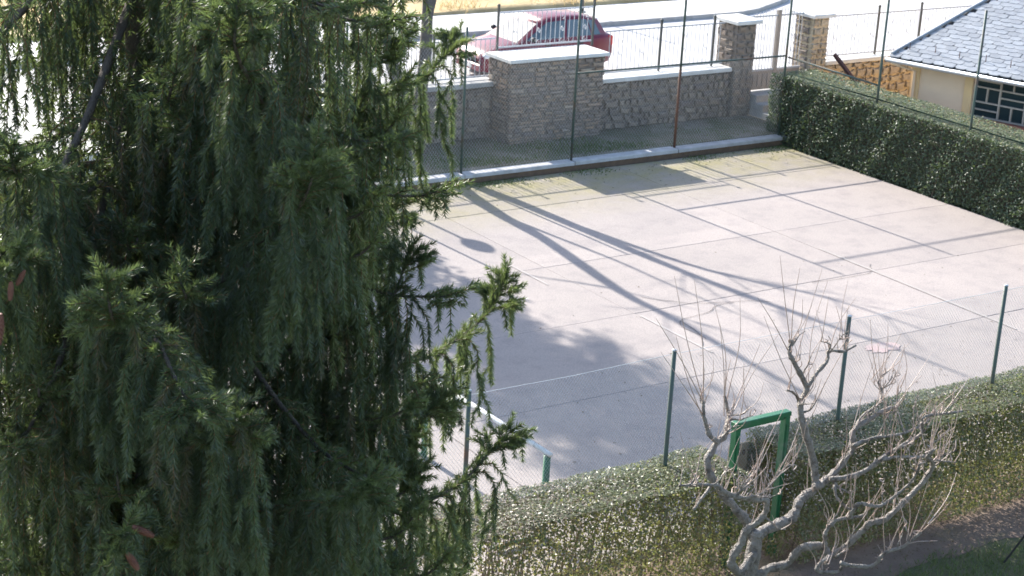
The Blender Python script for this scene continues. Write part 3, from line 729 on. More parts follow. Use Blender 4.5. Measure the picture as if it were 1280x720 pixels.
npl = MB(); npl.box(CX0-.062, CX0-.045, CYc-.25, CYc+.25, CZ+.31, CZ+.41); npl.build('number_plate', MT['cap'], car)

# posts and lamp across the wall
lp = thing('street_lamp', (16.92, 34.0, .66), 'globe street lamp behind the wall, mostly hidden by the spruce', 'street lamp')
pipe(lp, 'pole', [(16.92, 34.0, .6), (16.92, 34.0, 1.4), (16.92, 34.0, 4.05)], [.06, .045, .035], MT['iron_dark'], 10)
MB().sphere((16.92, 34.0, 4.32), .24, 16, 10).build('globe', MT['opal'], lp, True)
MB().tube([(16.92, 34, 4.03), (16.92, 34, 4.12)], [.05, .11], 10).build('collar', MT['iron_dark'], lp)
MB().tube([(16.92, 34, 4.52), (16.92, 34, 4.6)], [.14, .03], 10).build('cap', MT['iron_dark'], lp)
a = at_y(728, 8, 43.2); pl = thing('sign_post', (a[0], 43.2, .7), 'dark slim post on the far pavement above the red car', 'post')
pipe(pl, 'pole', [(a[0], 43.2, .6), (a[0], 43.2, 3.1)], .05, MT['iron_dark']); MB().tube([(a[0], 43.2, .7), (a[0], 43.2, .74)], .12, 10).build('base_plate', MT['iron_dark'], pl)

# ------------------------------------------------------------------ goal, green frame, board, leaning pole
GX, GZ = 11.62, 1.16
gl = thing('small_goal', (GX, 17.3, 0), 'low goal with green post and flaking white crossbar beyond near fence', 'goal')
MB().tube([(GX, 16.22, 0), (GX, 16.22, GZ-.03)], .045, 12).build('post', MT['gate_green'], gl, True)
MB().tube([(GX-.05, 19.0, 0), (GX-.05, 19.0, GZ-.03)], .045, 12).build('post', MT['gate_green'], gl, True)
MB().tube([(GX, 16.15, GZ), (GX-.02, 17.6, GZ+.005), (GX-.05, 19.05, GZ)], .032, 10).build('crossbar', MT['white_paint'], gl, True)
for y in (16.22, 19.0): MB().tube([(GX, y, .05), (GX-.7, y, .05)], .03, 8).build('ground_bar', MT['gate_green'], gl, True)
FY = 14.6
gf = thing('green_doorway', (13.5, FY, 0), 'bright green metal door frame standing in the gap of the near hedge', 'gate frame')
def prof_post(x0, x1, z0, z1):
    m_ = MB(); m_.box(x0, x1, FY-.045, FY+.045, z0, z1, .006)
    o_ = m_.build('post', MT['gate_green'], gf)
    m_ = MB(); m_.box(x0+.022, x1-.022, FY-.058, FY-.046, z0, z1-.1); m_.build('moulding', MT['gate_green'], o_)
prof_post(13.885, 13.955, 0, 1.84); prof_post(13.12, 13.19, 0, 1.84)
MB().box(13.11, 13.965, FY-.05, FY+.05, 1.842, 1.9, .008).build('lintel', MT['gate_green'], gf)
MB().box(13.207, 13.868, FY-.03, FY+.03, 1.8, 1.84).build('stop', MT['gate_green'], gf)
bd = thing('sign_board', (14.1, 15.34, .4), 'weathered tan board with faded lettering seen through the green frame', 'board')
MB().box(13.72, 14.42, 15.3, 15.335, .78, 1.2, .006).build('panel', mat('tan_board', (.4, .31, .22), (.33, .26, .19), 8, .8, .4, 50), bd)
for k in range(2): MB().box(13.85+.45*k, 13.9+.45*k, 15.336, 15.37, 0, 1.15).build('stake', MT['wood'], bd)
r_ = random.Random(4); x = 13.8; mb = MB()
while x < 14.32:
    w = r_.uniform(.025, .05); mb.box(x, x+w, 15.296, 15.2985, 1.04, 1.04+r_.uniform(.045, .07)); x += w+r_.uniform(.018, .05)
tag(mb.build('faded_lettering', MT['wood'], bd), kind='stuff')
a = Vector(at_z(1255, 703, 0)); lpn = MB(); lpn.tube([a, a+Vector((.28, -.35, .95)), a+Vector((.45, -.56, 1.5))], .014, 6)
tag(lpn.build('leaning_pole', MT['black']), 'thin black pole leaning at the edge of the lawn', 'pole')

# ------------------------------------------------------------------ hedges
def leaves(name, P, nrm, size, m_, parent, tint, jit=.8, asp=.55):
    """folded leaf (two triangles) at each point; nrm preferred normal"""
    n_ = len(P)
    nn = nrm+rng.normal(0, 1, (n_, 3))*np.where(nrm[:, 2:3] > .9, jit*.3, jit); nn /= np.linalg.norm(nn, axis=1)[:, None]
    r0 = rng.normal(0, 1, (n_, 3)); t = np.cross(nn, r0); t /= np.linalg.norm(t, axis=1)[:, None]+1e-9
    b_ = np.cross(nn, t); s = (size*rng.uniform(.6, 1.35, n_))[:, None]
    V = np.stack([P-t*s*.5, P+b_*s*asp*.5-nn*s*.12, P+t*s*.5, P-b_*s*asp*.5-nn*s*.12], 1).reshape(-1, 3)
    k = np.arange(n_)[:, None]*4
    F = np.concatenate([k+np.array([[0, 1, 2]]), k+np.array([[0, 2, 3]])], 0)
    return tag(np_obj(name, V, F, m_, parent, np.repeat(tint, 4)), kind='stuff')
def hedge_surface(x0, x1, y0, y1, z1, dens, faces, lump=.06, depth=.12, batter=0.0):
    P = []; Nn_ = []
    dims = {'f': (x1-x0, z1), 'b': (x1-x0, z1), 'l': (y1-y0, z1), 'r': (y1-y0, z1), 't': (x1-x0, y1-y0)}
    for f_, d_ in faces.items():
        a, b_ = dims[f_]; n_ = int(a*b_*dens*d_)
        u = rng.random(n_)*a; v = rng.random(n_)*b_
        dep = -np.abs(rng.normal(0, depth, n_))+lump*(np.sin(u*3.1+v*2.0)+np.sin(u*1.3-v*4.1+2)+np.sin(u*7.3+v*6.1))*.5+.02
        if f_ == 'f': p_ = np.stack([x0+u, y0-dep-batter*(z1-v), v], 1); q = (0, -1, .25)
        elif f_ == 'b': p_ = np.stack([x0+u, y1+dep, v], 1); q = (0, 1, .25)
        elif f_ == 'l': p_ = np.stack([x0-dep-batter*(z1-v), y0+u, v], 1); q = (-1, 0, .25)
        elif f_ == 'r': p_ = np.stack([x1+dep, y0+u, v], 1); q = (1, 0, .25)
        else: p_ = np.stack([x0+u, y0+v, z1+dep*.3+rng.normal(0, .012, n_)], 1); q = (0, 0, 1)
        P.append(p_); Nn_.append(np.tile(np.array(q, float), (n_, 1)))
    return np.concatenate(P), np.concatenate(Nn_)
def core(parent, x0, x1, y0, y1, z1, ins=.16):
    MB().box(x0+ins, x1-ins, y0+ins, y1-ins, 0, z1-ins*.8).build('twig_core', MT['hedge_core'], parent)
def stems(parent, x0, x1, y0, y1, z1, n_, r=.009, front=.7):
    mb_ = MB()
    for k in range(n_):
        x = random.uniform(x0, x1); y = y0+.06+random.random()*(y1-y0-.06)*front; lean = random.gauss(0, .16)
        h = z1*random.uniform(.55, 1.0)
        mb_.tube([(x, y+.05, 0), (x+lean*.5+random.gauss(0, .02), y, h*.5), (x+lean+random.gauss(0, .03), y-.01, h)], [r*random.uniform(.8, 1.6), r, r*.6], 4, False)
    return tag(mb_.build('stems', MT['stem'], parent), kind='stuff')
def hedge_volume(x0, x1, y0, y1, z1, dens, topd, batter):
    n_ = int((x1-x0)*(y1-y0)*z1*dens); nt_ = int((x1-x0)*(y1-y0)*topd)
    z = rng.random(n_)**.8*z1; v = rng.random(n_); x = x0+rng.random(n_)*(x1-x0)
    yf = y0-batter*(z1-z)+.04*(np.sin(x*3.1+z*4)+np.sin(x*7.7-z*3))
    P1 = np.stack([x, yf+(y1-yf)*v**1.25, z], 1); Q1 = np.tile([0, -.5, .5], (n_, 1)).astype(float)
    xt = x0+rng.random(nt_)*(x1-x0); yt = y0+rng.random(nt_)*(y1-y0)
    P2 = np.stack([xt, yt, z1-np.abs(rng.normal(0, .03, nt_))+.012*np.sin(xt*5)+.012*np.sin(yt*9+xt*2)], 1); Q2 = np.tile([0, 0, 1.], (nt_, 1))
    return np.concatenate([P1, P2]), np.concatenate([Q1, Q2])
hn = thing('clipped_hedge', (11.3, 14.85, 0), 'low clipped hedge left of the green frame, browner and sparse at its left end', 'hedge')
P, Q = hedge_volume(9.0, 13.27, 14.42, 15.32, 1.3, 4600, 5600, .1)
brown = np.clip((11.9-P[:, 0])/2.4, 0, 1)
keep = rng.random(len(P)) > .5*brown*(Q[:, 2] < .9)
P, Q, brown = P[keep], Q[keep], brown[keep]
tn = np.clip(rng.beta(2.0, 1.8, len(P))-.55*brown*(rng.random(len(P)) < .7)-.35*(rng.random(len(P)) < .25), 0, 1)
P3, Q3 = hedge_surface(9.6, 13.27, 14.4, 15.32, 1.28, 1500, {'f': 1.0, 'r': .7}, .035, .04, .1)
P = np.concatenate([P, P3]); Q = np.concatenate([Q, Q3]); tn = np.concatenate([tn, np.clip(rng.beta(2, 2, len(P3))-.3*(rng.random(len(P3)) < .4), 0, 1)])
leaves('leaves', P, Q, .042, MT['hedge_near'], hn, np.clip(tn+.2*(Q[:, 2] > .9), 0, 1), .75)  # top leaves coloured paler to stand in for their sunlit glint
stems(hn, 9.0, 13.25, 14.3, 15.3, 1.2, 90, .008, .95)
hn2 = thing('clipped_hedge', (17, 14.85, 0), 'low clipped green hedge right of the green frame behind the bare tree', 'hedge')
P, Q = hedge_volume(14.02, 21.5, 14.4, 15.36, 1.34, 4600, 5400, .1)
patch = .5+.5*np.sin(P[:, 0]*2.3+np.sin(P[:, 2]*3))
tn = np.clip(rng.beta(2.2, 1.8, len(P))-.3*patch*(rng.random(len(P)) < .5)-.3*(rng.random(len(P)) < .15), 0, 1)
P3, Q3 = hedge_surface(14.02, 21.5, 14.38, 15.36, 1.32, 2700, {'f': 1.0, 'l': 1.3}, .035, .05, .1)
P = np.concatenate([P, P3]); Q = np.concatenate([Q, Q3]); tn = np.concatenate([tn, np.clip(rng.beta(2, 2, len(P3))-.3*(rng.random(len(P3)) < .3), 0, 1)])
leaves('leaves', P, Q, .042, MT['hedge_near'], hn2, np.clip(tn+.2*(Q[:, 2] > .9), 0, 1), .75)  # paler leaf colour on top imitates sun glint
stems(hn2, 14.1, 21.5, 14.3, 15.3, 1.2, 90, .008, .95)
hf = thing('clipped_hedge', (28.7, 26, 0), 'tall dark glossy hedge along the right side of the court', 'hedge')
P, Q = hedge_surface(27.98, 29.35, 19.0, 31.05, 1.6, 1500, {'l': 1.25, 't': 1.0, 'b': 1.2, 'r': .3, 'f': .3}, .03, .1, .0)
tn = np.clip(rng.beta(2, 2.4, len(P))*.85+.2*(rng.random(len(P)) < .03)+.3*(Q[:, 2] > .9), 0, 1)  # leaves on top tinted paler, sunlight put into their colour
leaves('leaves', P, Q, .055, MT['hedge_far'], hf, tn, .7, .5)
core(hf, 27.98, 29.35, 19.0, 31.05, 1.6, .17); stems(hf, 28.05, 29.2, 19.2, 31, 1.5, 160, .012, 1.0)

# ------------------------------------------------------------------ bare tree with two stems by the wall (its shadow crosses the court)
def smooth_path(pts, n_):
    """Catmull-Rom through points"""
    P = np.array(pts, float); m = len(P)
    Q = np.vstack([2*P[0]-P[1], P, 2*P[-1]-P[-2]])
    out = []
    for k in range(n_):
        t = k/(n_-1)*(m-1); i = min(int(t), m-2); f = t-i
        a, b_, c_, d_ = Q[i], Q[i+1], Q[i+2], Q[i+3]
        out.append(.5*((2*b_)+(-a+c_)*f+(2*a-5*b_+4*c_-d_)*f*f+(-a+3*b_-3*c_+d_)*f**3))
    return np.array(out)
TY = 32.45; TANS = tan(SUN_EL)/cos(0)
def stem_pts(sh): return [(x+tan(SUN_AZ)*(TY-y), TY+dy, (TY-y)*TANS) for (x, y, dy) in sh]
bt = thing('bare_tree', (19.25, TY, .2), 'bare grey tree with two diverging stems in front of the boundary wall', 'tree')
def limb(parent, name, pts, r0, r1, m_, n_=24, sides=8):
    Q = smooth_path(pts, n_); 
    return MB().tube(Q, list(np.linspace(r0, r1, n_)*(1+.06*rng.normal(0, 1, n_))), sides).build(name, m_, parent, True), Q
stL = stem_pts([(19.1, 30.9, 0), (19.03, 30.07, 0), (18.78, 28.31, .1), (18.69, 26.62, .1), (18.39, 24.65, .2), (18.15, 23.0, .2), (18.16, 22.07, .2), (18.09, 20.66, .3), (17.97, 19.35, .3), (17.9, 17.9, .3), (17.9, 16.5, .3)])
stR = stem_pts([(19.3, 30.9, 0), (19.45, 30.03, 0), (19.6, 28.7, 0), (19.7, 27.2, 0), (19.8, 25.2, 0), (19.93, 23.52, 0), (20.1, 22.23, 0), (20.29, 21.1, 0), (20.43, 20.17, 0), (20.58, 19.39, 0), (20.75, 17.6, .1)])
stR2 = stem_pts([(19.7, 27.4, 0), (19.86, 26.4, -.05), (20.05, 25.3, -.1), (20.33, 24.04, -.15), (20.78, 22.99, -.2), (21.2, 22.2, -.2), (21.5, 21.3, -.3), (21.7, 20, -.3)])
MB().tube([(19.22, TY, .1), (19.2, TY, .35), (19.2, TY, .7), (19.2, TY, 1.05)], [.33, .27, .24, .2], 12).build('trunk', MT['greybark'], bt, True)
_, QL = limb(bt, 'stem', [(19.2, TY, .85)]+stL[1:], .17, .035, MT['greybark'])
_, QR = limb(bt, 'stem', [(19.22, TY, .85)]+stR[1:], .155, .03, MT['greybark'])
_, QR2 = limb(bt, 'stem', stR2, .085, .02, MT['greybark'])
limb(bt, 'stem', stem_pts([(18.75, 28.5, 0), (18.95, 26.5, .2), (19.15, 24.6, .3), (19.2, 23.2, .4), (19.3, 21.5, .4), (19.4, 20, .4)]), .05, .012, MT['greybark'])
limb(bt, 'branch', stem_pts([(18.2, 23.4, .2), (17.75, 23.9, .3), (17.4, 24.2, .4), (17.0, 24.75, .4)]), .035, .01, MT['greybark'])
limb(bt, 'branch', stem_pts([(18.2, 22.6, .2), (17.9, 22.5, .1), (17.4, 22.9, .1)]), .02, .008, MT['greybark'])
for Qs in (QL, QR, QR2):
    for k in range(9):
        i = random.randrange(9, 23); p0 = Qs[i]; d_ = np.array([random.gauss(0, .7), random.gauss(0, .6), random.uniform(.3, 1)]); d_ /= np.linalg.norm(d_)
        L = random.uniform(.6, 1.7)
        p1 = p0+d_*L*.5+np.array([0, 0, .1]); p2 = p0+d_*L+np.array([0, 0, .3*L])
        o_, Qb = limb(bt, 'branch', [p0, p1, p2], .022, .006, MT['greybark'], 8, 5)
        for z in range(3):
            j = random.randrange(3, 8); dd = d_+rng.normal(0, .5, 3); limb(o_, 'twig', [Qb[j], Qb[j]+dd*.3, Qb[j]+dd*.6+np.array([0, 0, .12])], .008, .003, MT['greybark'], 5, 4)

# tall evergreen whose crown stands above the picture and shades the court
ev = thing('evergreen_tree', (14.1, 34.6, .6), 'tall evergreen behind the wall, hidden behind the spruce, shading the court', 'tree')
MB().tube([(14.1, 34.6, .5), (14.12, 34.6, 3), (14.1, 34.6, 8), (14.1, 34.6, 15)], [.26, .21, .14, .03], 10).build('trunk', MT['greybark'], ev, True)
P = []
for k in range(380):
    z = random.uniform(4.6, 14.6); R_ = float(np.interp(z, [4, 8.6, 10, 13.2, 14.8], [2.0, 2.3, 2.3, 1.75, .4]))*random.uniform(.55, 1.0); a = random.uniform(0, 2*pi)
    ex, ey = cos(a), sin(a)
    n_ = 150
    s = rng.random(n_)**.6*R_
    P.append(np.stack([13.92+ex*s+rng.normal(0, .13, n_), 34.6+ey*s+rng.normal(0, .13, n_), z-.18*s+rng.normal(0, .07, n_)], 1))
P = np.concatenate(P)
leaves('crown', P, np.tile([0, 0, 1.], (len(P), 1)), .185, MT['evergreen'], ev, rng.random(len(P)), .7, .35)

# ------------------------------------------------------------------ pruned fruit tree in front of the near hedge
ft = thing('pruned_fruit_tree', (12.2, 13.0, 0), 'gnarled bare fruit tree with pale pruned limbs in front of the hedge', 'tree')
def px_path(pts, y0, y1):
    n_ = len(pts); return [tuple(at_y(p_[0], p_[1], y0+(y1-y0)*i/(n_-1))) for i, p_ in enumerate(pts)]
PXM = .0062
ft_paths = []
def flimb(pts, y0, y1, r0, r1, name='limb', knob=.17):
    W_ = px_path(pts, y0, y1); n_ = max(8, len(W_)*5)
    Q = smooth_path(W_, n_)
    rad = np.linspace(r0, r1, n_)*PXM
    rad = rad*(1+knob*np.sin(np.linspace(0, n_*.9, n_))*rng.uniform(.2, 1, n_)+knob*.6*rng.normal(0, 1, n_))
    Q = Q+rng.normal(0, 1, Q.shape)*rad[:, None]*.10
    o_ = MB().tube(Q, list(np.maximum(rad, .003)), 9).build(name, MT['bark'], ft, True)
    ft_paths.append((Q, rad, o_)); return o_, Q
base_ = at_y(940, 700, 13.0)
MB().tube(smooth_path([(12.28, 13.0, -.05), (12.22, 13.0, .25), (base_[0]-.03, 13.02, .62), (base_[0], 13.0, base_[2]), tuple(at_y(944, 676, 13.0)), tuple(at_y(946, 664, 13.0))], 26), list(np.linspace(.125, .06, 26)*(1+.07*rng.normal(0, 1, 26))), 14).build('trunk', MT['bark'], ft, True)
flimb([(944, 690), (925, 716), (915, 700), (925, 682), (933, 663), (944, 654), (956, 641), (958, 626), (944, 624), (925, 622), (909, 616), (894, 607), (872, 606), (850, 607)], 12.95, 12.6, 8, 2.5)
flimb([(940, 672), (933, 652), (920, 636), (906, 620), (890, 597), (884, 576), (897, 552), (906, 545), (909, 530), (911, 519), (906, 496)], 13.05, 13.7, 9.5, 3)
flimb([(897, 553), (888, 545), (884, 535), (880, 518), (879, 503)], 13.4, 13.5, 5, 2.5)
flimb([(944, 672), (953, 663), (975, 655), (990, 647), (997, 632), (1003, 622), (1019, 611), (1037, 597), (1053, 579), (1066, 560), (1067, 538), (1088, 523), (1107, 512), (1120, 509)], 13.0, 13.55, 10.5, 3.5)
flimb([(1021, 609), (1020, 600), (1015, 569), (1003, 526), (1001, 507), (1008, 484), (994, 456), (987, 441), (989, 427)], 13.15, 13.5, 8, 3.5)
flimb([(1008, 485), (1022, 465), (1034, 451), (1036, 439), (1055, 439), (1069, 432)], 13.4, 13.6, 4.5, 2)
flimb([(1001, 508), (993, 492), (984, 488)], 13.4, 13.45, 3, 1.5)
flimb([(1037, 599), (1055, 597), (1083, 588), (1107, 569), (1131, 555), (1152, 541), (1154, 522), (1178, 517), (1202, 514)], 13.2, 12.8, 5, 2)
flimb([(1107, 570), (1100, 575), (1121, 571), (1154, 571), (1164, 564), (1160, 558)], 13.0, 12.9, 3.2, 2)
flimb([(1066, 557), (1090, 548), (1112, 545), (1135, 540), (1158, 528)], 13.3, 13.4, 3.5, 2)
flimb([(942, 722), (962, 711), (984, 705), (992, 694), (1003, 685), (1028, 683), (1037, 694), (1045, 691), (1062, 679), (1078, 663), (1088, 654), (1106, 649), (1128, 629), (1150, 607), (1162, 591), (1166, 579), (1159, 572), (1166, 563)], 12.95, 12.1, 8, 3.5)
flimb([(1031, 684), (1031, 676), (1033, 663), (1044, 651), (1062, 647), (1081, 643), (1086, 628)], 12.6, 12.5, 4.5, 2.5)
flimb([(1062, 647), (1066, 638), (1075, 629), (1097, 633), (1116, 622), (1134, 607), (1144, 594), (1150, 580)], 12.5, 12.2, 3.5, 2)
flimb([(1043, 606), (1046, 622), (1058, 634), (1067, 638)], 12.7, 12.5, 2.8, 2.2)
flimb([(1040, 694), (1025, 704), (1022, 714), (1046, 715), (1053, 707)], 12.5, 12.4, 4, 2.5)
flimb([(1050, 704), (1066, 707), (1091, 707), (1106, 691), (1131, 682), (1150, 666)], 12.4, 12.0, 4.2, 2.5)
flimb([(890, 606), (872, 630), (868, 636)], 12.7, 12.6, 3, 2)
flimb([(944, 624), (930, 612), (938, 596), (948, 586)], 12.75, 12.9, 2.8, 1.2)
flimb([(900, 612), (920, 622), (950, 618), (968, 600), (978, 588)], 12.65, 12.8, 3.2, 1.4)
flimb([(1067, 540), (1078, 520), (1098, 505), (1102, 488), (1098, 476), (1112, 462)], 13.4, 13.8, 3.2, 1.6)
# crooked spur branches between the limbs
for Q, rad, o_ in list(ft_paths):
    n_ = len(Q); L = np.linalg.norm(np.diff(Q, axis=0), axis=1).sum()
    for k in range(int(L*2.6)):
        i = random.randrange(int(n_*.35), n_); p0 = Q[i]
        if rad[i] > .05: continue
        d_ = unit3 = np.array([random.gauss(.35, .5), random.gauss(-.1, .4), random.uniform(.15, .9)]); d_ = d_/np.linalg.norm(d_)
        pts = [p0]
        for z in range(4):
            d_ = d_+rng.normal(0, .38, 3)+np.array([.05, 0, .12]); d_ /= np.linalg.norm(d_); pts.append(pts[-1]+d_*random.uniform(.05, .1))
        Q2 = smooth_path(pts, 14); r2 = np.linspace(max(.007, rad[i]*.42), .005, 14)*(1+.12*rng.normal(0, 1, 14))
        MB().tube(Q2, list(r2), 6).build('spur', MT['bark'], o_, True); ft_paths.append((Q2, r2, ft))
# one year shoots
sh_tag = []
def shoot(p0, p1, bend, r0=.0065, r1=.0022, parent=ft):
    p0 = np.array(p0); p1 = np.array(p1); mid = (p0+p1)/2+bend
    Q = smooth_path([p0, mid, p1], 9)
    MB().tube(Q, list(np.linspace(r0, r1, 9)), 5, False).build('shoot', MT['shoot'], parent, True)
man = [((988, 430, 13.5), (975, 320, 13.6)), ((989, 428, 13.5), (1000, 335, 13.5)), ((986, 440, 13.5), (947, 372, 13.4)), ((994, 455, 13.4), (1028, 335, 13.7)), ((1000, 500, 13.4), (955, 395, 13.2)), ((1010, 480, 13.5), (1035, 350, 13.8)),
       ((1036, 440, 13.6), (1070, 372, 13.7)), ((1055, 439, 13.6), (1060, 350, 13.9)), ((906, 498, 13.7), (893, 380, 13.8)), ((908, 500, 13.7), (925, 372, 13.9)), ((880, 505, 13.5), (820, 398, 13.4)), ((880, 505, 13.5), (843, 345, 13.6)), ((879, 506, 13.5), (868, 350, 13.5)),
       ((905, 520, 13.6), (900, 405, 13.4)), ((884, 536, 13.5), (845, 420, 13.3)), ((911, 520, 13.7), (950, 430, 13.8)), ((909, 530, 13.6), (975, 415, 13.8)), ((880, 520, 13.5), (826, 440, 13.6)),
       ((1150, 666, 12.0), (1188, 627, 11.8)), ((1148, 667, 12.0), (1178, 614, 11.9)), ((1131, 681, 12.1), (1172, 676, 11.9)), ((1106, 690, 12.2), (1113, 620, 12.2)), ((1112, 690, 12.2), (1130, 650, 12.1)), ((1133, 676, 12.1), (1136, 622, 12.2)), ((1160, 655, 12), (1196, 590, 12.3)),
       ((1110, 512, 13.5), (1085, 440, 13.6)), ((1100, 480, 13.7), (1110, 405, 13.9)), ((1112, 463, 13.8), (1140, 425, 13.9)), ((1120, 509, 13.5), (1165, 440, 13.7)), ((1150, 530, 12.9), (1205, 480, 13)), ((1098, 476, 13.8), (1088, 400, 13.9)), ((1178, 517, 12.8), (1212, 470, 12.9)), ((1060, 560, 13.3), (1100, 430, 13.6)),
       ((948, 586, 12.9), (975, 520, 13)), ((938, 597, 12.9), (985, 500, 13.1)), ((925, 622, 12.8), (970, 540, 12.9)), ((968, 600, 12.8), (996, 555, 12.8)), ((950, 617, 12.8), (992, 603, 12.7)), ((900, 610, 12.7), (925, 545, 12.7)), ((872, 606, 12.6), (850, 540, 12.7)), ((945, 622, 12.75), (960, 540, 12.9)), ((955, 617, 12.75), (1000, 530, 13))]
for a, b_ in man: shoot(at_y(*a), at_y(*b_), rng.normal(0, .03, 3))
for Q, rad, o_ in ft_paths:
    n_ = len(Q); L = np.linalg.norm(np.diff(Q, axis=0), axis=1).sum()
    for k in range(int(L*11)):
        i = random.randrange(int(n_*.35), n_); p0 = Q[i]
        if rad[i] > .06 : continue
        d_ = np.array([random.gauss(.12, .3), random.gauss(0, .25), 1.0]); d_ /= np.linalg.norm(d_)
        l_ = random.choice([.05, .08, .1, .14, .25, .4, .55])*random.uniform(.7, 1.3)
        shoot(p0, p0+d_*l_, np.array([random.gauss(.02, .03), random.gauss(0, .03), -.04*l_]), .0055 if l_ > .15 else .0075, .002 if l_ > .15 else .004, o_)
    if rad[-1] < .03:                                                # stubby pruned ends
        o2 = MB().sphere(tuple(Q[-1]), rad[-1]*1.25, 7, 5).build('pruned_end', MT['bark'], o_, True)

# ------------------------------------------------------------------ the spruce
TR = at_d(190, 360, 9.3)[:2]
sp = thing('weeping_spruce', (TR[0], TR[1], 0), 'huge dark spruce with hanging curtain branches filling the left of the view', 'tree')
zz = np.linspace(-.1, 14.5, 40)
MB().tube([(TR[0]+.02*sin(z*1.7), TR[1]+.02*cos(z*1.3), z) for z in zz], list(.24*(1-zz/15.5)+.02), 14).build('trunk', MT['sprucebark'], sp, True)
Fh = _fw[:2]/np.linalg.norm(_fw[:2]); Rh = np.array([Fh[1], -Fh[0]])
UP = np.array([0, 0, 1.])
def interp_poly(pts, cum, s):
    """pts (N,K,3), cum (N,K) cumulative length, s (M,) with idx handled outside"""
class Shoots:
    def __init__(s): s.P = {}; s.meta = {}
    def add(s, pts, tint, fat=1.0): 
        k = len(pts); s.P.setdefault(k, []).append(pts); s.meta.setdefault(k, []).append((tint, fat))
def in_view(p_, mx=260, my=320):
    x, y, w = project(p_); return -mx < x < 1280+mx and -my < y < 720+my and w > .5
def unit(v): return v/(np.linalg.norm(v)+1e-9)
def grow(axis, hs=1.0, dens=1.0, tip=.86, upt=1.0, start=.12, tintb=0.0):
    """axis (n,3) world polyline -> Shoots of one spruce branch"""
    S = Shoots()
    seg_ = np.linalg.norm(np.diff(axis, axis=0), axis=1); cum = np.r_[0, np.cumsum(seg_)]; L = cum[-1]
    def pt(s):
        i = min(np.searchsorted(cum, s, side='right')-1, len(axis)-2); f = (s-cum[i])/max(seg_[i], 1e-6)
        t = axis[i+1]-axis[i]; return axis[i]+t*f, t/np.linalg.norm(t)
    s = L*start
    while s < L:
        p0, t = pt(s); u = s/L
        s += random.uniform(.08, .125)/dens*(1.0 if u < tip else .45)
        if not in_view(p0): continue
        lat0 = np.cross(t, UP); nl = np.linalg.norm(lat0); lat0 = lat0/nl if nl > .15 else unit(np.append(rng.normal(0, 1, 2), 0))
        if u > .2:                                       # short shoots that clothe the top of the bough
            d_ = unit(t*.75+lat0*random.uniform(-.7, .7)+UP*random.uniform(.05, .5)); l_ = random.uniform(.09, .18)
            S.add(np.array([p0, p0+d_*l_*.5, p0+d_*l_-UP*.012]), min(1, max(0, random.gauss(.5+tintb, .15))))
        for side in (-1, 1):
            if random.random() < .1: continue
            lat = lat0*side
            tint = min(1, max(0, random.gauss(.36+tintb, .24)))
            if u < tip:
                w = random.uniform(.03, .2)*(1.1-u*.5); h = hs*(.33+.33*sin(pi*min(1, u**.85))**.8)*random.uniform(.4, 1.2)
                q = [p0, p0+lat*w*.55+t*.03+UP*.012, p0+lat*w+t*.05-UP*.05]
                sw = lat*random.uniform(-.02, .07)+t*random.uniform(-.02, .06)+np.append(rng.normal(0, .03, 2), 0)
                nseg = 4
                for k in range(1, nseg+1):
                    f = k/nseg; q.append(q[2]+sw*f*f-UP*h*f+np.append(rng.normal(0, .005, 2), 0))
                q = np.array(q); S.add(q, tint)
                z = random.uniform(.0, .06)
                while z < h-.03:
                    f = z/h; i = 2+min(int(f*nseg), nseg-1); ff_ = f*nseg-int(f*nseg); b0 = q[i]+(q[i+1]-q[i])*ff_
                    z += random.uniform(.1, .17)/dens
                    a = random.uniform(0, 2*pi); hd = np.array([cos(a), sin(a), 0]); l_ = random.uniform(.13, .34)*(1.1-.45*f)
                    m1 = b0+hd*l_*.24-UP*l_*.36; S.add(np.array([b0, m1, m1+hd*l_*.05-UP*l_*.6]), min(1, max(0, tint+random.gauss(.03, .09))))
            else:
                k = (1-u)/(1-tip); l_ = random.uniform(.07, .11)+.12*k
                d_ = unit(t*.5+lat*.8+UP*random.uniform(-.2, .25)*upt+lat0*random.gauss(0, .15))
                q = np.array([p0, p0+d_*l_*.5, p0+d_*l_-UP*.012]); S.add(q, min(1, tint+.1))
                if l_ > .11:
                    for sd2 in (-1, 1):
                        e = unit(d_*.75+np.cross(d_, UP)*sd2*.6); b0 = q[1]
                        S.add(np.array([b0, b0+e*.045, b0+e*.095-UP*.008]), min(1, tint+.12))
                    if random.random() < .6: S.add(np.array([q[1], q[1]-UP*.06+d_*.02, q[1]-UP*random.uniform(.12, .2)+d_*.03]), tint)
    i0 = int(len(axis)*.4)
    if len(axis)-i0 >= 3 and in_view(axis[-1]): S.add(axis[i0:], min(1, .45+tintb))
    return S
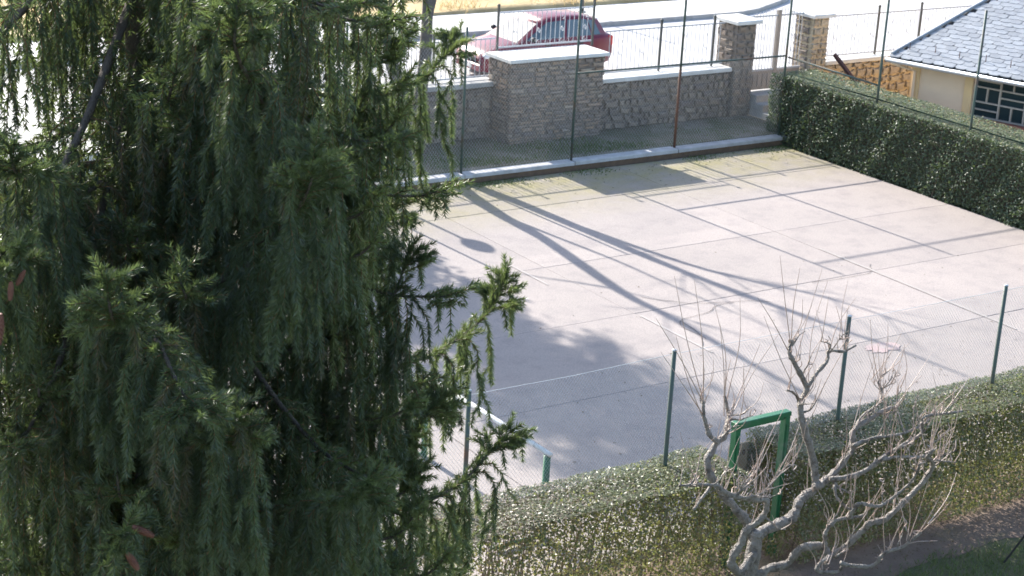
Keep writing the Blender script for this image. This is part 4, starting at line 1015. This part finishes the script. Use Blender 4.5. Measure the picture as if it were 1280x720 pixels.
def needle_mesh(S, per_m, wid, length):
    Vn = []; Tn = []; Vt = []; Ft = []; off = 0
    for k, lst in S.P.items():
        P = np.array(lst); n_ = len(P); meta = np.array(S.meta[k])
        sg = P[:, 1:]-P[:, :-1]; sl = np.linalg.norm(sg, axis=2); tot = sl.sum(1)
        cnt = np.maximum(6, (tot*per_m*rng.uniform(.85, 1.15, n_)).astype(int))
        idx = np.repeat(np.arange(n_), cnt); m_ = len(idx)
        s = rng.random(m_)*tot[idx]
        cum = np.concatenate([np.zeros((n_, 1)), np.cumsum(sl, 1)], 1)
        seg_i = np.minimum((s[:, None] >= cum[idx][:, 1:]).sum(1), k-2)
        f = (s-cum[idx, seg_i])/np.maximum(sl[idx, seg_i], 1e-6)
        base = P[idx, seg_i]+sg[idx, seg_i]*f[:, None]
        t = sg[idx, seg_i]/np.maximum(sl[idx, seg_i], 1e-6)[:, None]
        r0 = rng.normal(0, 1, (m_, 3)); r0 -= t*(r0*t).sum(1)[:, None]; r0 /= np.linalg.norm(r0, axis=1)[:, None]
        d = t*.82+r0*.8; d /= np.linalg.norm(d, axis=1)[:, None]
        wv = np.cross(d, rng.normal(0, 1, (m_, 3))); wv /= np.linalg.norm(wv, axis=1)[:, None]+1e-9
        endf = 1-.25*(s/tot[idx])**3
        ln = (length*rng.uniform(.75, 1.15, m_)*endf)[:, None]
        V = np.stack([base-wv*wid/2, base+wv*wid/2, base+d*ln], 1)
        Vn.append(V.reshape(-1, 3)); Tn.append(np.repeat(np.clip(meta[idx, 0]+rng.normal(0, .05, m_), 0, 1), 3))
        # stem: 3 sided tube
        tt_ = np.concatenate([sg[:, :1], sg], 1); tt_ /= np.linalg.norm(tt_, axis=2)[:, :, None]+1e-9
        ref = np.where(np.abs(tt_[..., 2:3]) > .9, np.array([1., 0, 0]), np.array([0, 0, 1.]))
        e1 = np.cross(tt_, ref); e1 /= np.linalg.norm(e1, axis=2)[:, :, None]+1e-9; e2 = np.cross(tt_, e1)
        rr = (np.linspace(.0034 if k > 4 else .0024, .0014, k))[None, :, None]
        ring = np.stack([P+rr*(cos(a)*e1+sin(a)*e2) for a in (0, 2.094, 4.189)], 2)        # n,k,3,3
        fs = []
        for i in range(k-1):
            for q in range(3): fs.append((3*i+q, 3*i+(q+1) % 3, 3*i+3+(q+1) % 3, 3*i+3+q))
        Vt.append(ring.reshape(-1, 3)); Ft.append((np.arange(n_)[:, None, None]*(3*k)+np.array(fs)[None]).reshape(-1, 4)+off); off += n_*3*k
    return np.concatenate(Vn), np.concatenate(Tn), np.concatenate(Vt), np.concatenate(Ft)
tri_total = 0
def spruce_branch(axis, r0, hs=1.0, dens=1.0, per_m=520, wid=.0038, length=.021, label=None, sides=True, **kw):
    global tri_total
    n_ = len(axis)
    br = MB().tube(axis, list(r0*(1-np.linspace(0, 1, n_))**.8+.003), 7, False).build('branch', MT['sprucebark'], sp, True)
    if label: br['label'] = label
    S = grow(axis, hs, dens, **kw)
    if not S.P: return br
    Vn, Tn, Vt, Ft = needle_mesh(S, per_m, wid, length)
    tag(np_obj('needles', Vn, np.arange(len(Vn)).reshape(-1, 3), MT['needle'], br, Tn), kind='stuff')
    if sides: tag(np_obj('twigs', Vt, Ft, MT['twig'], br), kind='stuff')
    tri_total += len(Vn)//3+len(Ft)*2*sides
    return br
def axis_from(z0, az, L, droop=.42, n_=18, curl=.62):
    d2 = np.array([cos(az), sin(az)]); sd_ = np.array([-d2[1], d2[0]]); bend = random.gauss(0, .12)
    out = []
    for k in range(n_):
        u = k/(n_-1); r = L*u*(1-.05*u)
        h = TR+d2*r+sd_*bend*L*u*u
        out.append((h[0], h[1], z0-L*droop*sin(pi*curl*u)**1.15+random.gauss(0, .004)))
    return np.array(out)
z = 4.15; wi = 0
while z < 10.6:
    nb = 4; a0 = random.uniform(0, 2*pi)
    for k in range(nb):
        az = a0+2*pi*k/nb+random.gauss(0, .18); d2 = np.array([cos(az), sin(az)]); cR = d2@Rh; cF = -d2@Fh
        L = 1.72+.75*max(0, cF)*(1-max(0, cR))-.03*(z-6)+random.gauss(0, .1)
        if cR < -.2: L = 2.0+.25*max(0, cF)
        if cF < -.25 and random.random() < .65: continue
        rear = cF < -.25
        if 7.5 < z < 8.7 and (cR < -.1 or rear) and random.random() < .7: continue
        ax = axis_from(z+random.gauss(0, .08), az, L, random.uniform(.34, .5))
        # leave the light gap of the upper left: thin the far side there
        tipx, tipy, _ = project(ax[-4])
        d_ = .6 if rear else .9
        spruce_branch(ax, .019*L/2, random.uniform(.85, 1.15), tintb=.14*max(0, cR), dens=d_, per_m=130 if rear else 400, wid=.015 if rear else .006, length=.042 if rear else .042, sides=not rear)  # needles paler towards the right, sunlight put into the tint
    z += random.uniform(.36, .46)
FEAT = [
 ('bright upturned spruce tip beside the bare tree', [(300, 165, 9.3), (380, 145, 9.5), (450, 122, 9.7), (510, 108, 9.9), (548, 78, 10.0), (576, 42, 10.05)], .85, .3),
 ('', [(290, 260, 9.1), (370, 222, 9.1), (425, 190, 9.1), (455, 115, 9.1), (476, 42, 9.15)], .9, .22),
 ('', [(290, 320, 8.5), (350, 285, 7.6), (384, 240, 7.15), (398, 172, 7.05)], .8, .1),
 ('long spruce bough with bright upturned tip over the shaded court', [(340, 500, 9.3), (430, 478, 9.5), (500, 458, 9.7), (560, 432, 9.85), (605, 395, 9.95), (634, 345, 10.0)], .8, .28),
 ('', [(360, 668, 9.2), (450, 650, 9.4), (530, 628, 9.6), (580, 600, 9.75), (615, 562, 9.85), (640, 538, 9.9)], .7, .25),
 ('', [(330, 450, 9.0), (420, 418, 8.9), (478, 392, 8.9), (498, 355, 8.9), (512, 308, 8.9)], .85, .1),
 ('front spruce spray with star shaped tip and long curtains', [(200, 440, 8.4), (165, 415, 7.3), (142, 400, 6.6), (132, 352, 6.45)], .8, 0),
 ('', [(165, 415, 7.2), (195, 425, 6.8), (222, 480, 6.6), (245, 515, 6.5)], .5, 0),
 ('', [(340, 150, 8.6), (318, 110, 7.5), (294, 60, 7.0), (298, -5, 6.9)], .9, .02),
 ('', [(-120, 400, 7.6), (-50, 372, 7.1), (5, 345, 6.85), (26, 312, 6.8)], .4, 0),
 ('', [(90, 790, 6.9), (118, 735, 6.6), (142, 698, 6.5), (160, 662, 6.45)], .35, .05),
 ('', [(300, 380, 9.3), (390, 335, 9.6), (450, 305, 9.8), (485, 272, 9.95), (498, 250, 10.0)], .85, .3),
 ('', [(300, 560, 9.1), (390, 545, 9.2), (460, 535, 9.4), (530, 515, 9.5), (560, 492, 9.55)], .8, .18),
 ('', [(250, 560, 8.2), (270, 545, 7.4), (290, 555, 6.9), (300, 520, 6.8)], .8, 0),
 ('', [(60, 240, 8.4), (40, 215, 7.4), (20, 215, 6.9), (10, 180, 6.8)], .9, 0),
 ('', [(330, 640, 8.5), (400, 625, 7.8), (440, 630, 7.4), (465, 600, 7.3)], .8, .05),
]
for lab, pts, hs_, tb in FEAT:
    W_ = [at_d(*q) for q in pts]
    ax = smooth_path(W_, 22)
    spruce_branch(ax, .011, hs_, 1.35, 900, .0046, .041, lab or None, tip=.84, tintb=tb, start=.05)  # last FEAT value lightens the needles to imitate sunlit boughs
# further boughs that fill the crown to the right and towards the camera
for y in range(-70, 790, 50):
    xe = np.interp(y, [0, 60, 150, 230, 300, 380, 450, 520, 600, 720], [500, 495, 512, 498, 478, 490, 515, 520, 535, 555])+random.uniform(-28, 14)
    dd = random.uniform(-.2, 1.0)
    pts = [(205, y-70, 9.2), (205+(xe-205)*.35, y-38+random.uniform(-8, 8), 9.0+dd*.5), (205+(xe-205)*.7, y-8, 8.8+dd), (205+(xe-205)*.9, y-10, 8.7+dd), (xe, y-38+random.uniform(-12, 8), 8.65+dd)]
    spruce_branch(smooth_path([at_d(*q) for q in pts], 20), .014, random.uniform(.75, 1.0), .88, 580, .0054, .042, tip=.88, tintb=.3, start=.12)  # right-hand needles tinted paler as painted sun highlights
for y in range(-60, 800, 62):
    x = random.uniform(-20, 340) if not 20 < y < 170 else random.uniform(200, 290); De = random.uniform(7.0, 7.9)
    pts = [(195, y-75, 9.15), ((195*2+x)/3, y-45, 8.6), ((195+x*2)/3, y-12, 8.0), (x, y, De+.1), (x+random.uniform(-15, 15), y-38, De)]
    spruce_branch(smooth_path([at_d(*q) for q in pts], 20), .014, random.uniform(.85, 1.1), .85, 500, .0064, .043, tip=.88, start=.15)
for y in range(-40, 800, 58):
    if 60 < y < 150: continue
    x = random.uniform(-90, 90); De = random.uniform(7.6, 8.5)
    pts = [(195, y-80, 9.2), ((195*2+x)/3, y-45, 8.9), ((195+x*2)/3, y-12, 8.6), (x, y, De+.1), (x+random.uniform(-15, 15), y-35, De)]
    spruce_branch(smooth_path([at_d(*q) for q in pts], 20), .014, random.uniform(.85, 1.1), .8, 430, .0066, .042, tip=.9, start=.15)
for k in range(34):
    x = random.uniform(-120, 470); y = random.uniform(-40, 800)
    if x < 430 and 30 < y < 175 and random.random() < .8: continue
    De = random.uniform(9.8, 10.9)
    pts = [(195, y-70, 9.4), ((195+x)/2, y-30, (9.4+De)/2), (x, y, De), (x+(12 if x > 195 else -12), y-30, De+.05)]
    spruce_branch(smooth_path([at_d(*q) for q in pts], 16), .014, random.uniform(.9, 1.2), .75, 170, .014, .038, sides=False, tip=.92, start=.2)
# dead grey boughs seen bare inside the crown
for pts in ([(-60, 205, 8.9), (60, 212, 8.7), (160, 200, 8.7), (235, 205, 8.9)], [(150, 155, 9.0), (230, 122, 8.7), (300, 100, 8.5)], [(330, 145, 9), (370, 100, 9.1), (420, 40, 9.3), (440, 5, 9.4)], [(190, 395, 8.6), (250, 365, 8.2), (310, 330, 8.0)], [(0, 425, 8.4), (60, 415, 8.3), (130, 420, 8.5)]):
    ax = smooth_path([at_d(*q) for q in pts], 14)
    MB().tube(ax, list(np.linspace(.028, .014, 14)*(1+.1*rng.normal(0, 1, 14))), 7).build('bare_bough', MT['sprucebark'], sp, True)
# cones: scale covered spindles
def cone_mesh(name, L, R, m_):
    mb_ = MB(); mb_.tube([(0, 0, -L*f) for f in np.linspace(0, 1, 9)], [R*.82*max(.12, sin(pi*min(.98, .12+f*.86))**.6) for f in np.linspace(0, 1, 9)], 8)
    n_ = 0
    for i in range(13):
        f = .04+i/13*.94; rr = R*max(.15, sin(pi*min(.97, .12+f*.84))**.6); 
        for k in range(7):
            a = 2*pi*(k+.5*(i % 2))/7; c_, s_ = cos(a), sin(a); zc = -L*f; w = R*.42; h = L*.1
            v_ = [(rr*.75*c_-w*s_, rr*.75*s_+w*c_, zc), (rr*.75*c_+w*s_, rr*.75*s_-w*c_, zc), (rr*1.18*c_, rr*1.18*s_, zc-h), ]
            mb_.add(v_, [(0, 1, 2)])
    return mb_.mesh(name, m_)
cone_a = cone_mesh('cone', .095, .015, MT['cone']); cone_b = cone_mesh('cone', .075, .013, MT['pinkcone'])
for (x, y, D, me, sc_, rx, ry) in ((31, 338, 6.75, cone_a, .75, .1, .5), (14, 352, 6.7, cone_a, .8, .05, .1), (0, 392, 6.5, cone_a, 1.3, 0, .1), (165, 658, 6.4, cone_b, 1.15, 0, -1.15), (158, 690, 6.42, cone_b, 1.1, .1, -.5)):
    p_ = at_d(x, y, D); inst('cone', me, sp, tuple(p_), (sc_, sc_, sc_), (rx, ry, YAW))
print('spruce triangles', tri_total, 'objects', len(bpy.data.objects))
